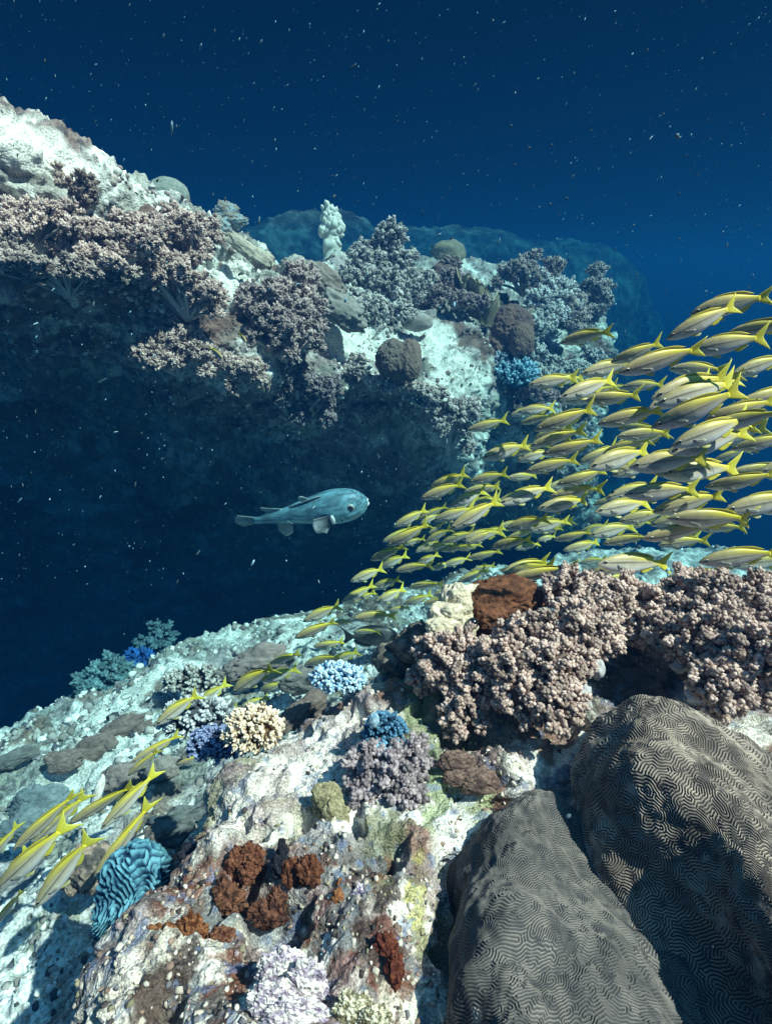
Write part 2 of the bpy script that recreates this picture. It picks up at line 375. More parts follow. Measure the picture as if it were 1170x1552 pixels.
bed_ctrl = [
 [(-250,1500,9),(0,1350,9.5),(120,1270,9.8),(220,1210,10),(320,1150,10.5),(430,1100,11),(560,1060,11.5),(680,1040,12),(800,1000,12),(1000,980,12),(1350,980,12)],
 [(-250,1300,4.6),(0,1190,5.0),(110,1130,5.4),(210,1080,5.8),(310,1030,6.2),(420,990,6.6),(540,965,7.0),(670,940,7.4),(810,900,7.8),(1000,890,7.8),(1350,900,7.8)],
 [(-250,1235,3.4),(0,1125,3.8),(100,1070,4.2),(200,1015,4.7),(300,970,5.1),(405,934,5.6),(520,912,6.0),(650,885,6.3),(800,850,6.6),(1000,836,6.6),(1350,850,6.6)],
 [(-250,1330,2.8),(0,1210,3.1),(120,1140,3.4),(230,1080,3.8),(330,1020,4.2),(435,980,4.6),(560,950,5.0),(680,930,5.3),(820,890,5.6),(1000,880,5.6),(1350,900,5.6)],
 [(-250,1450,2.3),(0,1310,2.5),(110,1230,2.75),(230,1170,3.0),(330,1110,3.3),(435,1060,3.6),(560,1020,3.9),(700,980,4.2),(830,950,4.4),(1000,950,4.4),(1350,960,4.4)],
 [(-250,1600,1.75),(0,1430,1.9),(100,1350,2.05),(200,1290,2.2),(310,1230,2.4),(425,1160,2.65),(560,1100,3.0),(700,1040,3.4),(830,1010,3.6),(1000,1010,3.6),(1350,1020,3.6)],
 [(-250,1850,1.3),(0,1640,1.4),(110,1540,1.5),(210,1480,1.65),(310,1400,1.8),(425,1300,2.0),(560,1220,2.3),(700,1140,2.6),(830,1100,2.8),(1000,1100,2.8),(1350,1100,2.8)],
 [(-250,2300,.95),(0,2000,1.05),(120,1850,1.1),(230,1750,1.2),(320,1640,1.3),(430,1500,1.5),(560,1400,1.7),(700,1300,1.9),(830,1250,2.0),(1000,1250,2.0),(1350,1250,2.0)]]
bed_ctrl = [[(a, b, c * 0.9) for (a, b, c) in r] for r in bed_ctrl]
def bed_disp(p):
    r = (fbm(p * 1.8, 4, 53) - 0.5) * 0.28 + (fbm(p * 6.5, 4, 58) - 0.5) * 0.14
    w, i = worley(p * 11, 61); r += np.where(i > 0.5, np.clip(0.6 - w, 0, 1) * 0.08 * i, -np.clip(0.45 - w, 0, 1) * 0.05)
    w, i = worley(p * 32, 65); r += np.where(i > 0.4, np.clip(0.6 - w, 0, 1) * 0.03 * i, -np.clip(0.4 - w, 0, 1) * 0.02)
    r += (fbm(p * 22, 4, 67) - 0.5) * 0.025
    return r
def bed_paint(p, c):
    px, py, d = to_px(p); n = fbm(p * 5, 4, 277)
    for a in [(60,1440,130,80,-0.6),(250,1110,60,30,-0.5),(150,1220,30,60,0.4),(460,1080,40,40,0.2),(100,1180,90,30,-0.5),(440,980,60,20,-0.3),(180,1060,90,18,-0.5)]:
        m = blob_mask(px, py, *a[:4], n, 0.7, a[4]); c = lerp(c, np.array((0.72, 0.74, 0.70)) * (0.55 + 0.9 * fbm(p * 9, 4, 291)[:, None]), m * (0.45 if a[1] > 1400 else 0.8))
    c = lerp(c, (0.34, 0.36, 0.24), blob_mask(px, py, 80, 1410, 60, 26, n, 0.8, -0.6) * sst(0.4, 0.6, fbm(p * 14, 3, 293)) * 0.8)
    return c
bed, BEDP = rock('seabed', bed_ctrl, 460, 620, bed_disp, PAL_BED, 81, 0.42, M_LEDGE, bed_paint)

far_ctrl = [
 [(150,480,12),(300,430,12),(430,400,12),(560,400,12.5),(680,410,13),(800,430,13),(900,450,13),(990,500,13),(1010,560,13)],
 [(150,430,8.5),(300,375,8.5),(430,328,8.8),(560,340,9.2),(680,345,9.6),(800,362,9.8),(900,378,10),(968,420,10),(980,480,10.5)],
 [(150,480,7.6),(300,430,7.6),(430,400,7.8),(560,400,8.2),(680,410,8.6),(800,430,8.8),(890,440,9),(945,490,9.2),(965,540,9.6)],
 [(150,620,7.4),(300,560,7.4),(430,540,7.6),(560,540,8),(680,540,8.4),(800,540,8.6),(880,540,8.8),(935,570,9),(950,600,9.4)],
 [(150,900,9),(300,860,9),(430,840,9),(560,840,9),(680,840,9.5),(800,840,9.5),(880,840,9.8),(930,840,10),(945,840,10)]]
far_ctrl = [[(a, b, c * 2.5) for (a, b, c) in r] for r in far_ctrl]
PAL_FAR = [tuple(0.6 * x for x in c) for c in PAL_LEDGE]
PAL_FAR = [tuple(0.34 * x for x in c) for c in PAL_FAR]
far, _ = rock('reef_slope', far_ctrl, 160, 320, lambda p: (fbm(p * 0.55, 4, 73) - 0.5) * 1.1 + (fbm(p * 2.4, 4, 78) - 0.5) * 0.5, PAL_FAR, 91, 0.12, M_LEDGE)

# ------------------------------------------------------------------ coral builders
DS = 1.0    # distance factor of the group of corals being built
def rng(s): return np.random.default_rng(s)
UP = np.array([0, 0, 1.0])
def ell_pts(r, n, out=None, bias=-0.2):
    """n jittered points on the unit sphere, kept where p.out > bias"""
    P = r.normal(size=(int(n * 2.6) + 20, 3)); P /= np.linalg.norm(P, axis=1, keepdims=True)
    if out is not None: P = P[P @ out > bias]
    return P[:n]
def polyp_bush(name, label, cat_, group, lobes, pr, base_c, tip_c, seed, base=None, slim=1.8, sub=1, dens=1.0, stalk_c=(0.55, 0.52, 0.5), stalks=True, subr=0.24, core_c=None, feet=()):
    """soft coral: lobes = [(px, py, rx, ry, d)] in photo pixels at distance d; pr polyp radius (m)"""
    r = rng(seed); tv, tf = ico(sub); pr = pr * DS; lobes = [(a, b, c, e, g * DS) for (a, b, c, e, g) in lobes]
    L = []
    for (px, py, rx, ry, d) in lobes:
        L.append((U(px, py, d), rx * d / F, ry * d / F))
    ctr = np.mean([l[0] for l in L], axis=0)
    if base is None:
        low = min(l[0][2] - l[2] for l in L); base = ctr + cf_ * 0.4 * max(l[1] for l in L); base = np.array([base[0], base[1], low])
    else: base = U(*base)
    t = thing(name, label, cat_, base, group)
    pos, nrm, scl, cols = [], [], [], []; core = []
    cv, cf2 = ico(3)
    for (c, rx, ry) in L:
        rz = 0.75 * min(rx, ry)
        A = np.stack([cx_ * rx, cf_ * rz, cv_ * ry], -1)
        out = (c - base); out = out / (np.linalg.norm(out) + 1e-9) * 0.6 - cf_ * 0.7; out /= np.linalg.norm(out)
        R = min(rx, ry); sr = max(subr * R, 2.4 * pr)
        ns = int(max(6, 9.0 * rx * ry / (sr * sr) * 0.55))
        S = ell_pts(r, ns, out, -0.35)
        sc_ = c + (S * (0.62 + 0.46 * r.random((len(S), 1)))) @ A.T
        # underlying flesh
        q = cv * (0.80 + 0.3 * (fbm(cv * 3 + seed, 3, seed)[:, None] - 0.5)); core.append((c + q @ A.T, cf2))
        for k, s0 in enumerate(S):
            n0 = s0 / np.array([rx, rz, ry]) ; n0 = n0[0] * cx_ + n0[1] * cf_ + n0[2] * cv_; n0 /= np.linalg.norm(n0)
            srr = sr * (0.55 + 0.75 * r.random())
            ax = n0 + r.normal(size=3) * 0.35; ax /= np.linalg.norm(ax); ln = srr * r.uniform(0.9, 2.3)
            n = int(dens * 1.5 * srr * (srr + ln) / pr ** 2 * 0.62) + 3
            D = ell_pts(r, n, -cf_ * 0.5 + UP * 0.5 + ax * 0.5, -0.35); u = r.random((len(D), 1)) ** 0.7; rad = srr * 0.55 * (1.15 - 0.55 * u)
            P = sc_[k] + ax * ln * u + D * rad * (0.8 + 0.4 * r.random((len(D), 1)))
            pos.append(P); nrm.append(D * 0.7 + ax * 0.7 + r.normal(size=D.shape) * 0.2)
            z = pr * (0.7 + 0.6 * r.random(len(D))); scl.append(np.stack([z, z, z * slim], 1))
            cols.append(np.full(len(D), r.random()))
    pos = np.concatenate(pos); nrm = np.concatenate(nrm); scl = np.concatenate(scl); cl = np.concatenate(cols)
    v, f = scatter_tpl(tv, tf, pos, scl, frames(nrm))
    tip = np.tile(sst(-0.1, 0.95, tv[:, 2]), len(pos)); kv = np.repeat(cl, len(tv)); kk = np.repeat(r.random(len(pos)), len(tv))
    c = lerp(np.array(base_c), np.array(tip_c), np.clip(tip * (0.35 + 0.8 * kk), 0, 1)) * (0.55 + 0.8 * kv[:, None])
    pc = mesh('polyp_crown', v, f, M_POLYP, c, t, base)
    if len(pos) > 0: pc['kind'] = 'stuff'
    parts = []
    cc = np.array(core_c if core_c is not None else np.array(base_c) * 0.6)
    for (vv, ff) in core: parts.append((vv, ff, np.tile(cc, (len(vv), 1)) * (0.7 + 0.6 * fbm(vv * 30, 2, seed)[:, None])))
    if stalks:
        for (c0, rx, ry) in L:
            m = (c0 + base) / 2 + r.normal(size=3) * 0.15 * min(rx, ry); rr = 0.30 * min(rx, ry)
            path = cr1(np.array([base - UP * 0.02, m, c0]), 9)
            vv, ff = tube(path, np.linspace(rr * 1.15, rr * 0.8, 9), 12)
            parts.append((vv, ff, np.tile(np.array(stalk_c), (len(vv), 1)) * (0.8 + 0.4 * fbm(vv * 40, 2, seed)[:, None])))
    for (px, py, rx, ry, d) in feet:   # bare pale ends of the colony where it lifts off the rock
        q = cv * (1 + 1.3 * (fbm(cv * 2.0 + px, 4, seed)[:, None] - 0.5)); A = np.stack([cx_ * rx, cf_ * min(rx, ry), cv_ * ry], -1) * d / F
        vv = U(px, py, d + 0.025) + q @ A.T; mesh('foot', vv, cf2, M_STALK, lerp((0.30, 0.33, 0.38), (0.66, 0.62, 0.60), fbm(vv * 40, 2, seed)), t, base)
    v, f, c = cat(parts)
    mesh('stalk', v, f, M_STALK, c, t, base)
    return t

FT = None
def finger_tpl():
    global FT
    if FT is None:
        z = np.array([0, 0.3, 0.6, 0.85, 1.0]); rr = np.array([1.0, 0.92, 0.82, 0.66, 0.35])
        FT = tube(np.stack([z * 0, z * 0, z], 1), rr * 0.5, 6)
    return FT
def finger_coral(name, label, cat_, group, px, py, rx, ry, d, n, fl, fr, base_c, tip_c, seed, out=None, knobs=2, flat=0.6):
    """branching hard coral: fingers from a dome at (px,py,d); fl, fr finger length and width in metres"""
    d = d * DS; fl = fl * DS; fr = fr * DS
    r = rng(seed); c0 = U(px, py, d); RX, RY = rx * d / F, ry * d / F; RZ = flat * min(RX, RY)
    if out is None: out = UP * 0.7 - cf_ * 0.6
    out = out / np.linalg.norm(out)
    A = np.stack([cx_ * RX, cf_ * RZ, cv_ * RY], -1)
    S = ell_pts(r, n, out, -0.25); base = c0 - out * RZ * 0.8
    t = thing(name, label, cat_, base, group)
    tv, tf = finger_tpl()
    nn = (S / np.array([RX, RZ, RY])); nn = nn[:, :1] * cx_ + nn[:, 1:2] * cf_ + nn[:, 2:] * cv_; nn /= np.linalg.norm(nn, axis=1, keepdims=True)
    P = c0 + S @ A.T * 0.8
    pos, nrm, scl = [P], [nn + 0.35 * out + r.normal(size=P.shape) * 0.22], [np.stack([fr * (0.8 + 0.5 * r.random(len(P)))] * 2 + [fl * (0.7 + 0.6 * r.random(len(P)))], 1)]
    for k in range(knobs):
        dirn = nrm[0] / np.linalg.norm(nrm[0], axis=1, keepdims=True)
        pos.append(P + dirn * scl[0][:, 2:3] * (0.35 + 0.4 * r.random((len(P), 1))))
        nrm.append(dirn + r.normal(size=P.shape) * 0.55); scl.append(scl[0] * np.array([0.75, 0.75, 0.5]))
    pos = np.concatenate(pos); nrm = np.concatenate(nrm); scl = np.concatenate(scl)
    v, f = scatter_tpl(tv, tf, pos, scl, frames(nrm))
    tip = np.tile(tv[:, 2], len(pos)); kk = np.repeat(r.random(len(pos)), len(tv))
    c = lerp(np.array(base_c), np.array(tip_c), sst(0.25, 1.0, tip * (0.7 + 0.5 * kk))) * (0.8 + 0.4 * kk[:, None])
    b = mesh('branch', v, f, M_HARD, c, t, base); b['kind'] = 'stuff'
    cv, cf2 = ico(3); q = cv * (0.75 + 0.4 * (fbm(cv * 3 + seed, 3, seed)[:, None] - 0.5)); v = c0 + q @ A.T
    mesh('base', v, cf2, M_MASS, np.tile(np.array(base_c) * 0.6, (len(v), 1)), t, base)
    return t
def lump(name, label, cat_, group, lobes, col, seed, mat=None, rough=0.25, freq=2.2, sub=5, col2=None, cfreq=5.0, ridge=None, deep=0.8, tilt=0.0):
    """massive coral / sponge / boulder: one continuous lumpy surface per lobe; lobes = [(px,py,rx,ry,d)] joined"""
    parts = []; pts = []
    for k, (px, py, rx, ry, d) in enumerate(lobes):
        d = d * DS; tv, tf = ico(sub); c0 = U(px, py, d); RX, RY = rx * d / F, ry * d / F; RZ = deep * min(RX, RY)
        ca, sa = math.cos(tilt), math.sin(tilt)
        A = np.stack([(cx_ * ca + cv_ * sa) * RX, cf_ * RZ, (cv_ * ca - cx_ * sa) * RY], -1)
        rr = 1 + rough * 2 * (fbm(tv * freq + seed * 3.1 + k * 5, 4, seed + k) - 0.5) + rough * 0.5 * (fbm(tv * freq * 4 + seed, 3, seed + k + 3) - 0.5)
        if ridge:
            w, i = worley(tv * ridge + seed, seed); rr += 0.10 * (0.5 - w)
        v = c0 + (tv * rr[:, None]) @ A.T; pts.append(c0 - UP * RY)
        n = fbm(tv * cfreq + seed, 4, seed + 9); c2 = np.array(col2 if col2 is not None else np.array(col) * 0.55)
        c = lerp(np.array(col), c2, sst(0.42, 0.62, n)) * (0.8 + 0.4 * fbm(tv * 25, 2, seed)[:, None])
        parts.append((v, tf, c))
    v, f, c = cat(parts); org = np.mean(pts, axis=0)
    o = mesh(name, v, f, mat or M_MASS, c, None, org); tag(o, label, cat_, group)
    return o

exec_later = []
# ------------------------------------------------------------------ labyrinth pattern (Swift-Hohenberg) for the brain corals
def labyrinth(n, wl, seed, it=160, aniso=(0.0, 0.0), m=None):
    m = m or n; r = rng(seed); u = r.normal(size=(n, m)) * 0.2
    ky = np.fft.fftfreq(n)[:, None] * 2 * np.pi; kx = np.fft.rfftfreq(m)[None, :] * 2 * np.pi
    k2 = kx ** 2 + ky ** 2; k0 = (2 * np.pi / wl) ** 2; eps = 0.5; dt = 0.6
    Lh = eps - (1 - k2 / k0) ** 2 - aniso[0] * 4 * kx ** 2 / (k2 + 1e-9) - aniso[1] * 4 * ky ** 2 / (k2 + 1e-9); den = 1.0 / (1 - dt * Lh)
    for _ in range(it):
        u = np.fft.irfft2((np.fft.rfft2(u) - dt * np.fft.rfft2(u ** 3)) * den, s=(n, m))
    return np.clip(u / (np.abs(u).max() * 0.8), -1, 1)

def brain(name, label, ctrl, n, m, wl, amp, seed, c_ridge, c_valley, low=0.02, aniso=(0, 0), cat_='brain coral', group=None, pw=1.0):
    P = loft(ctrl, n, m); N = face_cam(P, gnorm(P)); p = P.reshape(-1, 3)
    P = P + N * ((fbm(p * 7, 4, seed) - 0.5) * low * 2.6).reshape(n, m, 1); p = P.reshape(-1, 3)
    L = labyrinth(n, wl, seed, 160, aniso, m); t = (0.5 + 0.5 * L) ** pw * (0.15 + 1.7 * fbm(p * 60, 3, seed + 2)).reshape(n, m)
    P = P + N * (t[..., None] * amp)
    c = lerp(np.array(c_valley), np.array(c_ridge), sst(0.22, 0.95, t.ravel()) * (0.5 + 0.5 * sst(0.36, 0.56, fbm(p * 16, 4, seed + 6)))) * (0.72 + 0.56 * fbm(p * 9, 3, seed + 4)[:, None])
    w, i = worley(p * 22, seed + 8); c = lerp(c, (0.5, 0.45, 0.38), (i > 0.955) * (1 - sst(0.08, 0.3, w)) * 0.6)
    org = P.reshape(-1, 3).mean(0)
    o = mesh(name, P.reshape(-1, 3), gfaces(n, m), M_BRAIN, c, None, org); tag(o, label, cat_, group)
    return o
R_CTRL = [
 [(880,1260,1.6),(910,1190,1.45),(980,1150,1.4),(1070,1160,1.4),(1190,1220,1.35),(1380,1300,1.3)],
 [(880,1190,1.25),(889,1140,1.08),(957,1066,1.0),(1050,1088,1.0),(1170,1142,.97),(1380,1240,.93)],
 [(872,1250,1.12),(876,1215,.98),(960,1135,.885),(1060,1145,.86),(1185,1200,.83),(1380,1300,.78)],
 [(880,1320,.93),(892,1290,.87),(985,1230,.80),(1090,1232,.75),(1205,1280,.71),(1390,1370,.66)],
 [(895,1420,.81),(932,1375,.80),(1030,1340,.765),(1130,1340,.675),(1240,1380,.62),(1400,1450,.57)],
 [(925,1545,.72),(980,1490,.715),(1090,1460,.71),(1185,1460,.605),(1280,1490,.54),(1420,1550,.5)],
 [(950,1690,.68),(1045,1635,.635),(1160,1600,.63),(1250,1600,.53),(1340,1630,.46),(1460,1680,.42)]]
L_CTRL = [
 [(705,1400,1.25),(725,1340,1.2),(770,1270,1.15),(815,1235,1.12),(870,1250,1.15),(960,1300,1.1)],
 [(705,1345,1.08),(701,1312,.95),(745,1247,.93),(803,1203,.95),(856,1220,.97),(950,1270,.99)],
 [(694,1410,.98),(689,1375,.85),(750,1305,.825),(812,1272,.845),(874,1292,.87),(975,1330,.875)],
 [(688,1480,.92),(684,1445,.77),(760,1390,.735),(832,1370,.765),(905,1385,.785),(1010,1420,.78)],
 [(694,1570,.84),(690,1535,.68),(770,1490,.635),(852,1470,.665),(945,1480,.685),(1060,1520,.695)],
 [(704,1700,.75),(700,1660,.6),(790,1620,.535),(882,1600,.565),(992,1600,.59),(1120,1640,.615)]]
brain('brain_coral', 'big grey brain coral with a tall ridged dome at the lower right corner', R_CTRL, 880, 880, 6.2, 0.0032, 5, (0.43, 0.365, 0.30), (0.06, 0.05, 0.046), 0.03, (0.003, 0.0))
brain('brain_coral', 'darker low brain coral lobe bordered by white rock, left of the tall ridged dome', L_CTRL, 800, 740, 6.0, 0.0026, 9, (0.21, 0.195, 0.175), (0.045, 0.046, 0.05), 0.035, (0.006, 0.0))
MZ = [
 [(150,1330,1.35),(175,1300,1.3),(210,1290,1.28),(245,1310,1.25),(262,1340,1.25)],
 [(152,1350,1.15),(172,1310,1.14),(205,1296,1.12),(238,1305,1.08),(252,1335,1.08)],
 [(142,1385,1.08),(170,1350,1.06),(200,1340,1.04),(228,1345,1.0),(242,1370,1.02)],
 [(140,1415,1.04),(165,1395,1.0),(192,1385,.97),(215,1390,.95),(230,1405,1.0)],
 [(148,1440,1.1),(165,1425,1.02),(190,1420,.98),(208,1422,.98),(222,1425,1.08)]]
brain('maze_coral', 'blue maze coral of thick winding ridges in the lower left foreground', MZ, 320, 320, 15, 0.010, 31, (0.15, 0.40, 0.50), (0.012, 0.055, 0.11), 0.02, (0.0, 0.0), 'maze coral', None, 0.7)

# ------------------------------------------------------------------ foreground corals
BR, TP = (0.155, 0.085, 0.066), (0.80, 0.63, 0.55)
G1 = 'brown soft corals on the foreground outcrop'
polyp_bush('soft_coral', 'brown knobbly soft coral clump on the left end of the foreground cluster beside cream coral', 'soft coral', G1,
  [(690,1005,48,36,1.24),(655,1025,26,24,1.26),(725,1040,34,30,1.2),(700,1085,28,26,1.18),(665,990,28,22,1.28)], 0.0047, BR, TP, 101, base=(705,1075,1.36))
polyp_bush('soft_coral', 'largest brown knobbly soft coral draping over the dark hollow at the centre of the cluster', 'soft coral', G1,
  [(812,972,50,36,1.22),(770,1000,40,34,1.18),(840,1010,44,40,1.15),(870,960,52,40,1.2),(790,1050,30,30,1.13),(845,1070,34,32,1.1),(902,968,34,28,1.18)], 0.0047, BR, TP, 102, base=(850,1060,1.34), feet=[(885,1058,11,20,1.10),(862,1092,13,15,1.08),(905,1015,9,16,1.12),(815,1085,10,9,1.1)])
polyp_bush('soft_coral', 'brown soft coral tuft standing highest on the crest right of the rusty boulder', 'soft coral', G1,
  [(860,895,36,26,1.42),(900,905,42,28,1.40),(950,920,50,34,1.36),(915,940,46,28,1.32)], 0.0052, BR, TP, 103, base=(900,960,1.5))
polyp_bush('soft_coral', 'wide brown soft coral with pale undersides spreading along the right edge of the photo', 'soft coral', G1,
  [(1060,905,58,34,1.32),(1130,920,60,42,1.24),(1010,940,48,36,1.3),(1080,970,60,44,1.2),(1150,1000,60,50,1.12),(1100,1040,46,34,1.1),(1052,955,40,30,1.24),(1190,940,50,40,1.2)], 0.005, BR, TP, 104, base=(1110,1030,1.32), feet=[(1065,1058,26,13,1.09),(1100,1075,22,10,1.07),(1030,1010,14,10,1.18),(985,960,9,14,1.24)])
polyp_bush('soft_coral', 'dark brown and blue soft coral cluster below the blue coral on the olive rock', 'soft coral', G1,
  [(560,1165,28,32,1.02),(600,1180,30,36,1.0),(615,1215,24,24,.98),(565,1205,24,22,.99),(625,1150,20,18,1.03)], 0.0046, (0.085, 0.06, 0.07), (0.50, 0.44, 0.46), 105, base=(595,1200,1.08), core_c=(0.03, 0.035, 0.06))
lump('lumpy_coral', 'cream smooth lumpy coral knob on the left shoulder of the outcrop crest', 'hard coral', None,
  [(690,915,26,32,1.37),(668,932,22,20,1.32),(694,900,14,16,1.34),(686,928,18,14,1.30),(672,950,26,15,1.285),(704,948,20,18,1.33),(718,894,16,10,1.42),(703,918,13,17,1.33)], (0.74, 0.67, 0.50), 111, M_LEATHER, 0.34, 1.7, 5, (0.52, 0.46, 0.34), 3)
lump('boulder', 'rusty brown algae covered boulder beside the cream coral on the crest', 'boulder', None,
  [(762,906,58,36,1.43),(735,926,38,38,1.41)], (0.20, 0.085, 0.045), 112, M_SPONGE, 0.3, 2.2, 6, (0.11, 0.05, 0.03), 6)
lump('rock', 'grey shaded rock below the cream coral at the left of the cluster', 'rock', None,
  [(640,975,46,30,1.42),(600,1000,34,26,1.46)], (0.12, 0.11, 0.10), 113, M_SPONGE, 0.4, 2, 5, (0.30, 0.27, 0.22), 4)
lump('tunicate', 'small black glossy ball in the gap between cream coral and rusty boulder', 'sea squirt', None, [(716,945,9,9,1.30)], (0.012, 0.012, 0.015), 114, M_EYE, 0.1, 2, 3)
finger_coral('branching_coral', 'bright blue white branching coral at the edge of the outcrop among fish', 'hard coral', None, 512, 1030, 40, 22, 1.42, 230, 0.020, 0.012, (0.06, 0.30, 0.58), (0.62, 0.80, 0.88), 121)
finger_coral('branching_coral', 'cream yellow branching coral at the left edge of the foreground rock', 'hard coral', None, 385, 1108, 42, 34, 1.26, 300, 0.021, 0.0115, (0.34, 0.20, 0.10), (0.90, 0.80, 0.62), 122)
finger_coral('branching_coral', 'blue violet branching coral beside the cream branching coral', 'hard coral', None, 330, 1130, 44, 24, 1.38, 240, 0.020, 0.011, (0.04, 0.06, 0.15), (0.30, 0.38, 0.60), 123)
finger_coral('branching_coral', 'small deep blue bushy coral on olive rock under the soft coral cluster', 'hard coral', None, 582, 1108, 28, 22, 1.10, 130, 0.018, 0.010, (0.012, 0.05, 0.11), (0.10, 0.26, 0.40), 124)
finger_coral('branching_coral', 'tiny light blue coral sprig on top of the dark soft coral', 'hard coral', None, 582, 1140, 14, 12, 1.03, 50, 0.014, 0.009, (0.02, 0.10, 0.2), (0.22, 0.50, 0.68), 125)
G2 = 'rust brown sponges on the foreground rock'
DS = 0.965
lump('sponge', 'largest orange brown sponge at the lower left of the rock below the blue maze coral', 'sponge', G2, [(262,1440,40,38,.80),(240,1420,24,26,.83),(290,1415,22,26,.8)], (0.26, 0.115, 0.05), 131, M_SPONGE, 0.6, 2.9, 6, (0.10, 0.035, 0.015), 5, None, 0.5)
lump('sponge', 'rust brown sponge lump next to the black hole at the left rim of the rock', 'sponge', G2, [(315,1322,20,26,.93)], (0.20, 0.085, 0.045), 132, M_SPONGE, 0.6, 2.9, 5, (0.10, 0.035, 0.02), 5, None, 0.5)
lump('sponge', 'double rust brown sponge upright below the pale algae stripe', 'sponge', G2, [(358,1310,16,22,.90),(382,1300,16,20,.9),(376,1325,14,14,.88)], (0.20, 0.085, 0.05), 133, M_SPONGE, 0.6, 2.9, 5, (0.10, 0.035, 0.02), 5, None, 0.5)
lump('sponge', 'pair of dark rust sponge balls side by side at the centre of the rock', 'sponge', G2, [(443,1322,14,22,.87),(470,1318,18,24,.86)], (0.17, 0.068, 0.038), 134, M_SPONGE, 0.6, 2.9, 5, (0.08, 0.03, 0.015), 5, None, 0.5)
lump('sponge', 'flat rust brown sponge patch below the double upright sponge', 'sponge', G2, [(345,1360,22,26,.86),(365,1385,18,14,.85)], (0.19, 0.085, 0.05), 135, M_SPONGE, 0.6, 2.9, 5, (0.06, 0.03, 0.02), 5, None, 0.5)
lump('sponge', 'dark brown sponge right of centre between the sponge patch and the sponge balls', 'sponge', G2, [(405,1385,26,20,.83),(420,1368,14,20,.83)], (0.16, 0.07, 0.042), 136, M_SPONGE, 0.6, 2.9, 5, (0.05, 0.025, 0.02), 5, None, 0.5)
lump('sponge', 'small brown sponge just right of the largest orange sponge', 'sponge', G2, [(335,1420,18,16,.80)], (0.20, 0.09, 0.05), 137, M_SPONGE, 0.6, 2.9, 5, (0.08, 0.03, 0.02), 5, None, 0.5)
lump('sponge', 'small tan sponge knob above the dark rust streak', 'sponge', G2, [(512,1362,9,14,.83),(517,1345,8,14,.85)], (0.32, 0.15, 0.06), 138, M_SPONGE, 0.6, 2.9, 4, (0.18, 0.06, 0.03), 5, None, 0.5)
lump('sponge', 'red brown sponge crust low on the rock beside the white growth', 'sponge', G2, [(585,1440,18,26,.74),(598,1470,14,26,.71)], (0.16, 0.05, 0.028), 139, M_SPONGE, 0.6, 2.9, 5, (0.07, 0.02, 0.015), 5, None, 0.5)
lump('sponge', 'black sponge tuft standing left of the dark rust balls', 'sponge', None, [(425,1315,14,16,.88),(428,1290,8,18,.9)], (0.012, 0.014, 0.02), 140, M_SPONGE, 0.5, 2.6, 4, (0.03, 0.03, 0.04))
lump('sponge', 'black sponge crust along the rim where the rock drops to the seabed', 'sponge', None, [(290,1295,18,14,1.0),(320,1278,22,12,.98)], (0.012, 0.014, 0.02), 141, M_SPONGE, 0.5, 2.6, 4, (0.03, 0.03, 0.05))
def growth(label, lobes, seed, c1, c2): lump('encrusting_coral', label, 'hard coral', None, lobes, c1, seed, M_ROCK, 0.5, 3.0, 6, c2, 4.0, 7.0, 0.28)
growth('large white knobbly coral growth at the bottom edge of the photo', [(430,1475,34,36,.70),(465,1500,34,40,.68),(415,1525,34,34,.66),(450,1545,44,30,.65)], 142, (0.92, 0.89, 0.86), (0.36, 0.30, 0.40))
growth('narrow lilac white upright coral growth in the dark rust streak', [(545,1370,11,26,.83),(556,1400,12,26,.81),(548,1430,9,20,.80)], 143, (0.86, 0.80, 0.84), (0.24, 0.18, 0.32))
growth('cream green coral growth at the bottom edge right of the white growth', [(535,1535,28,30,.65),(570,1545,22,22,.64)], 144, (0.82, 0.80, 0.60), (0.22, 0.20, 0.12))
lump('leather_coral', 'round olive yellow leathery patch coral on the pale rock', 'soft coral', None, [(497,1212,24,26,1.0),(508,1232,20,20,.985)], (0.36, 0.33, 0.20), 145, M_SPONGE, 0.45, 2.0, 5, (0.25, 0.24, 0.14), 3, None, 0.3)
lump('leather_coral', 'brown ragged leathery coral patch below the black hollow', 'soft coral', None, [(690,1155,28,18,1.05),(725,1185,30,20,1.03),(690,1180,20,12,1.03)], (0.22, 0.15, 0.12), 146, M_SPONGE, 0.35, 2.2, 5, (0.12, 0.08, 0.07), 4, None, 0.5)
lump('clam', 'blue lipped clam shell beside the deep blue bushy coral', 'clam', None, [(567,1092,8,12,1.09)], (0.35, 0.50, 0.58), 147, M_HARD, 0.12, 2, 4, (0.12, 0.25, 0.38), 3)
lump('clam', 'small white oval shell at the foot of the dark soft coral', 'clam', None, [(628,1243,12,15,.96)], (0.85, 0.84, 0.82), 148, M_HARD, 0.2, 2, 4, (0.55, 0.55, 0.6), 3)
DS = 1.0
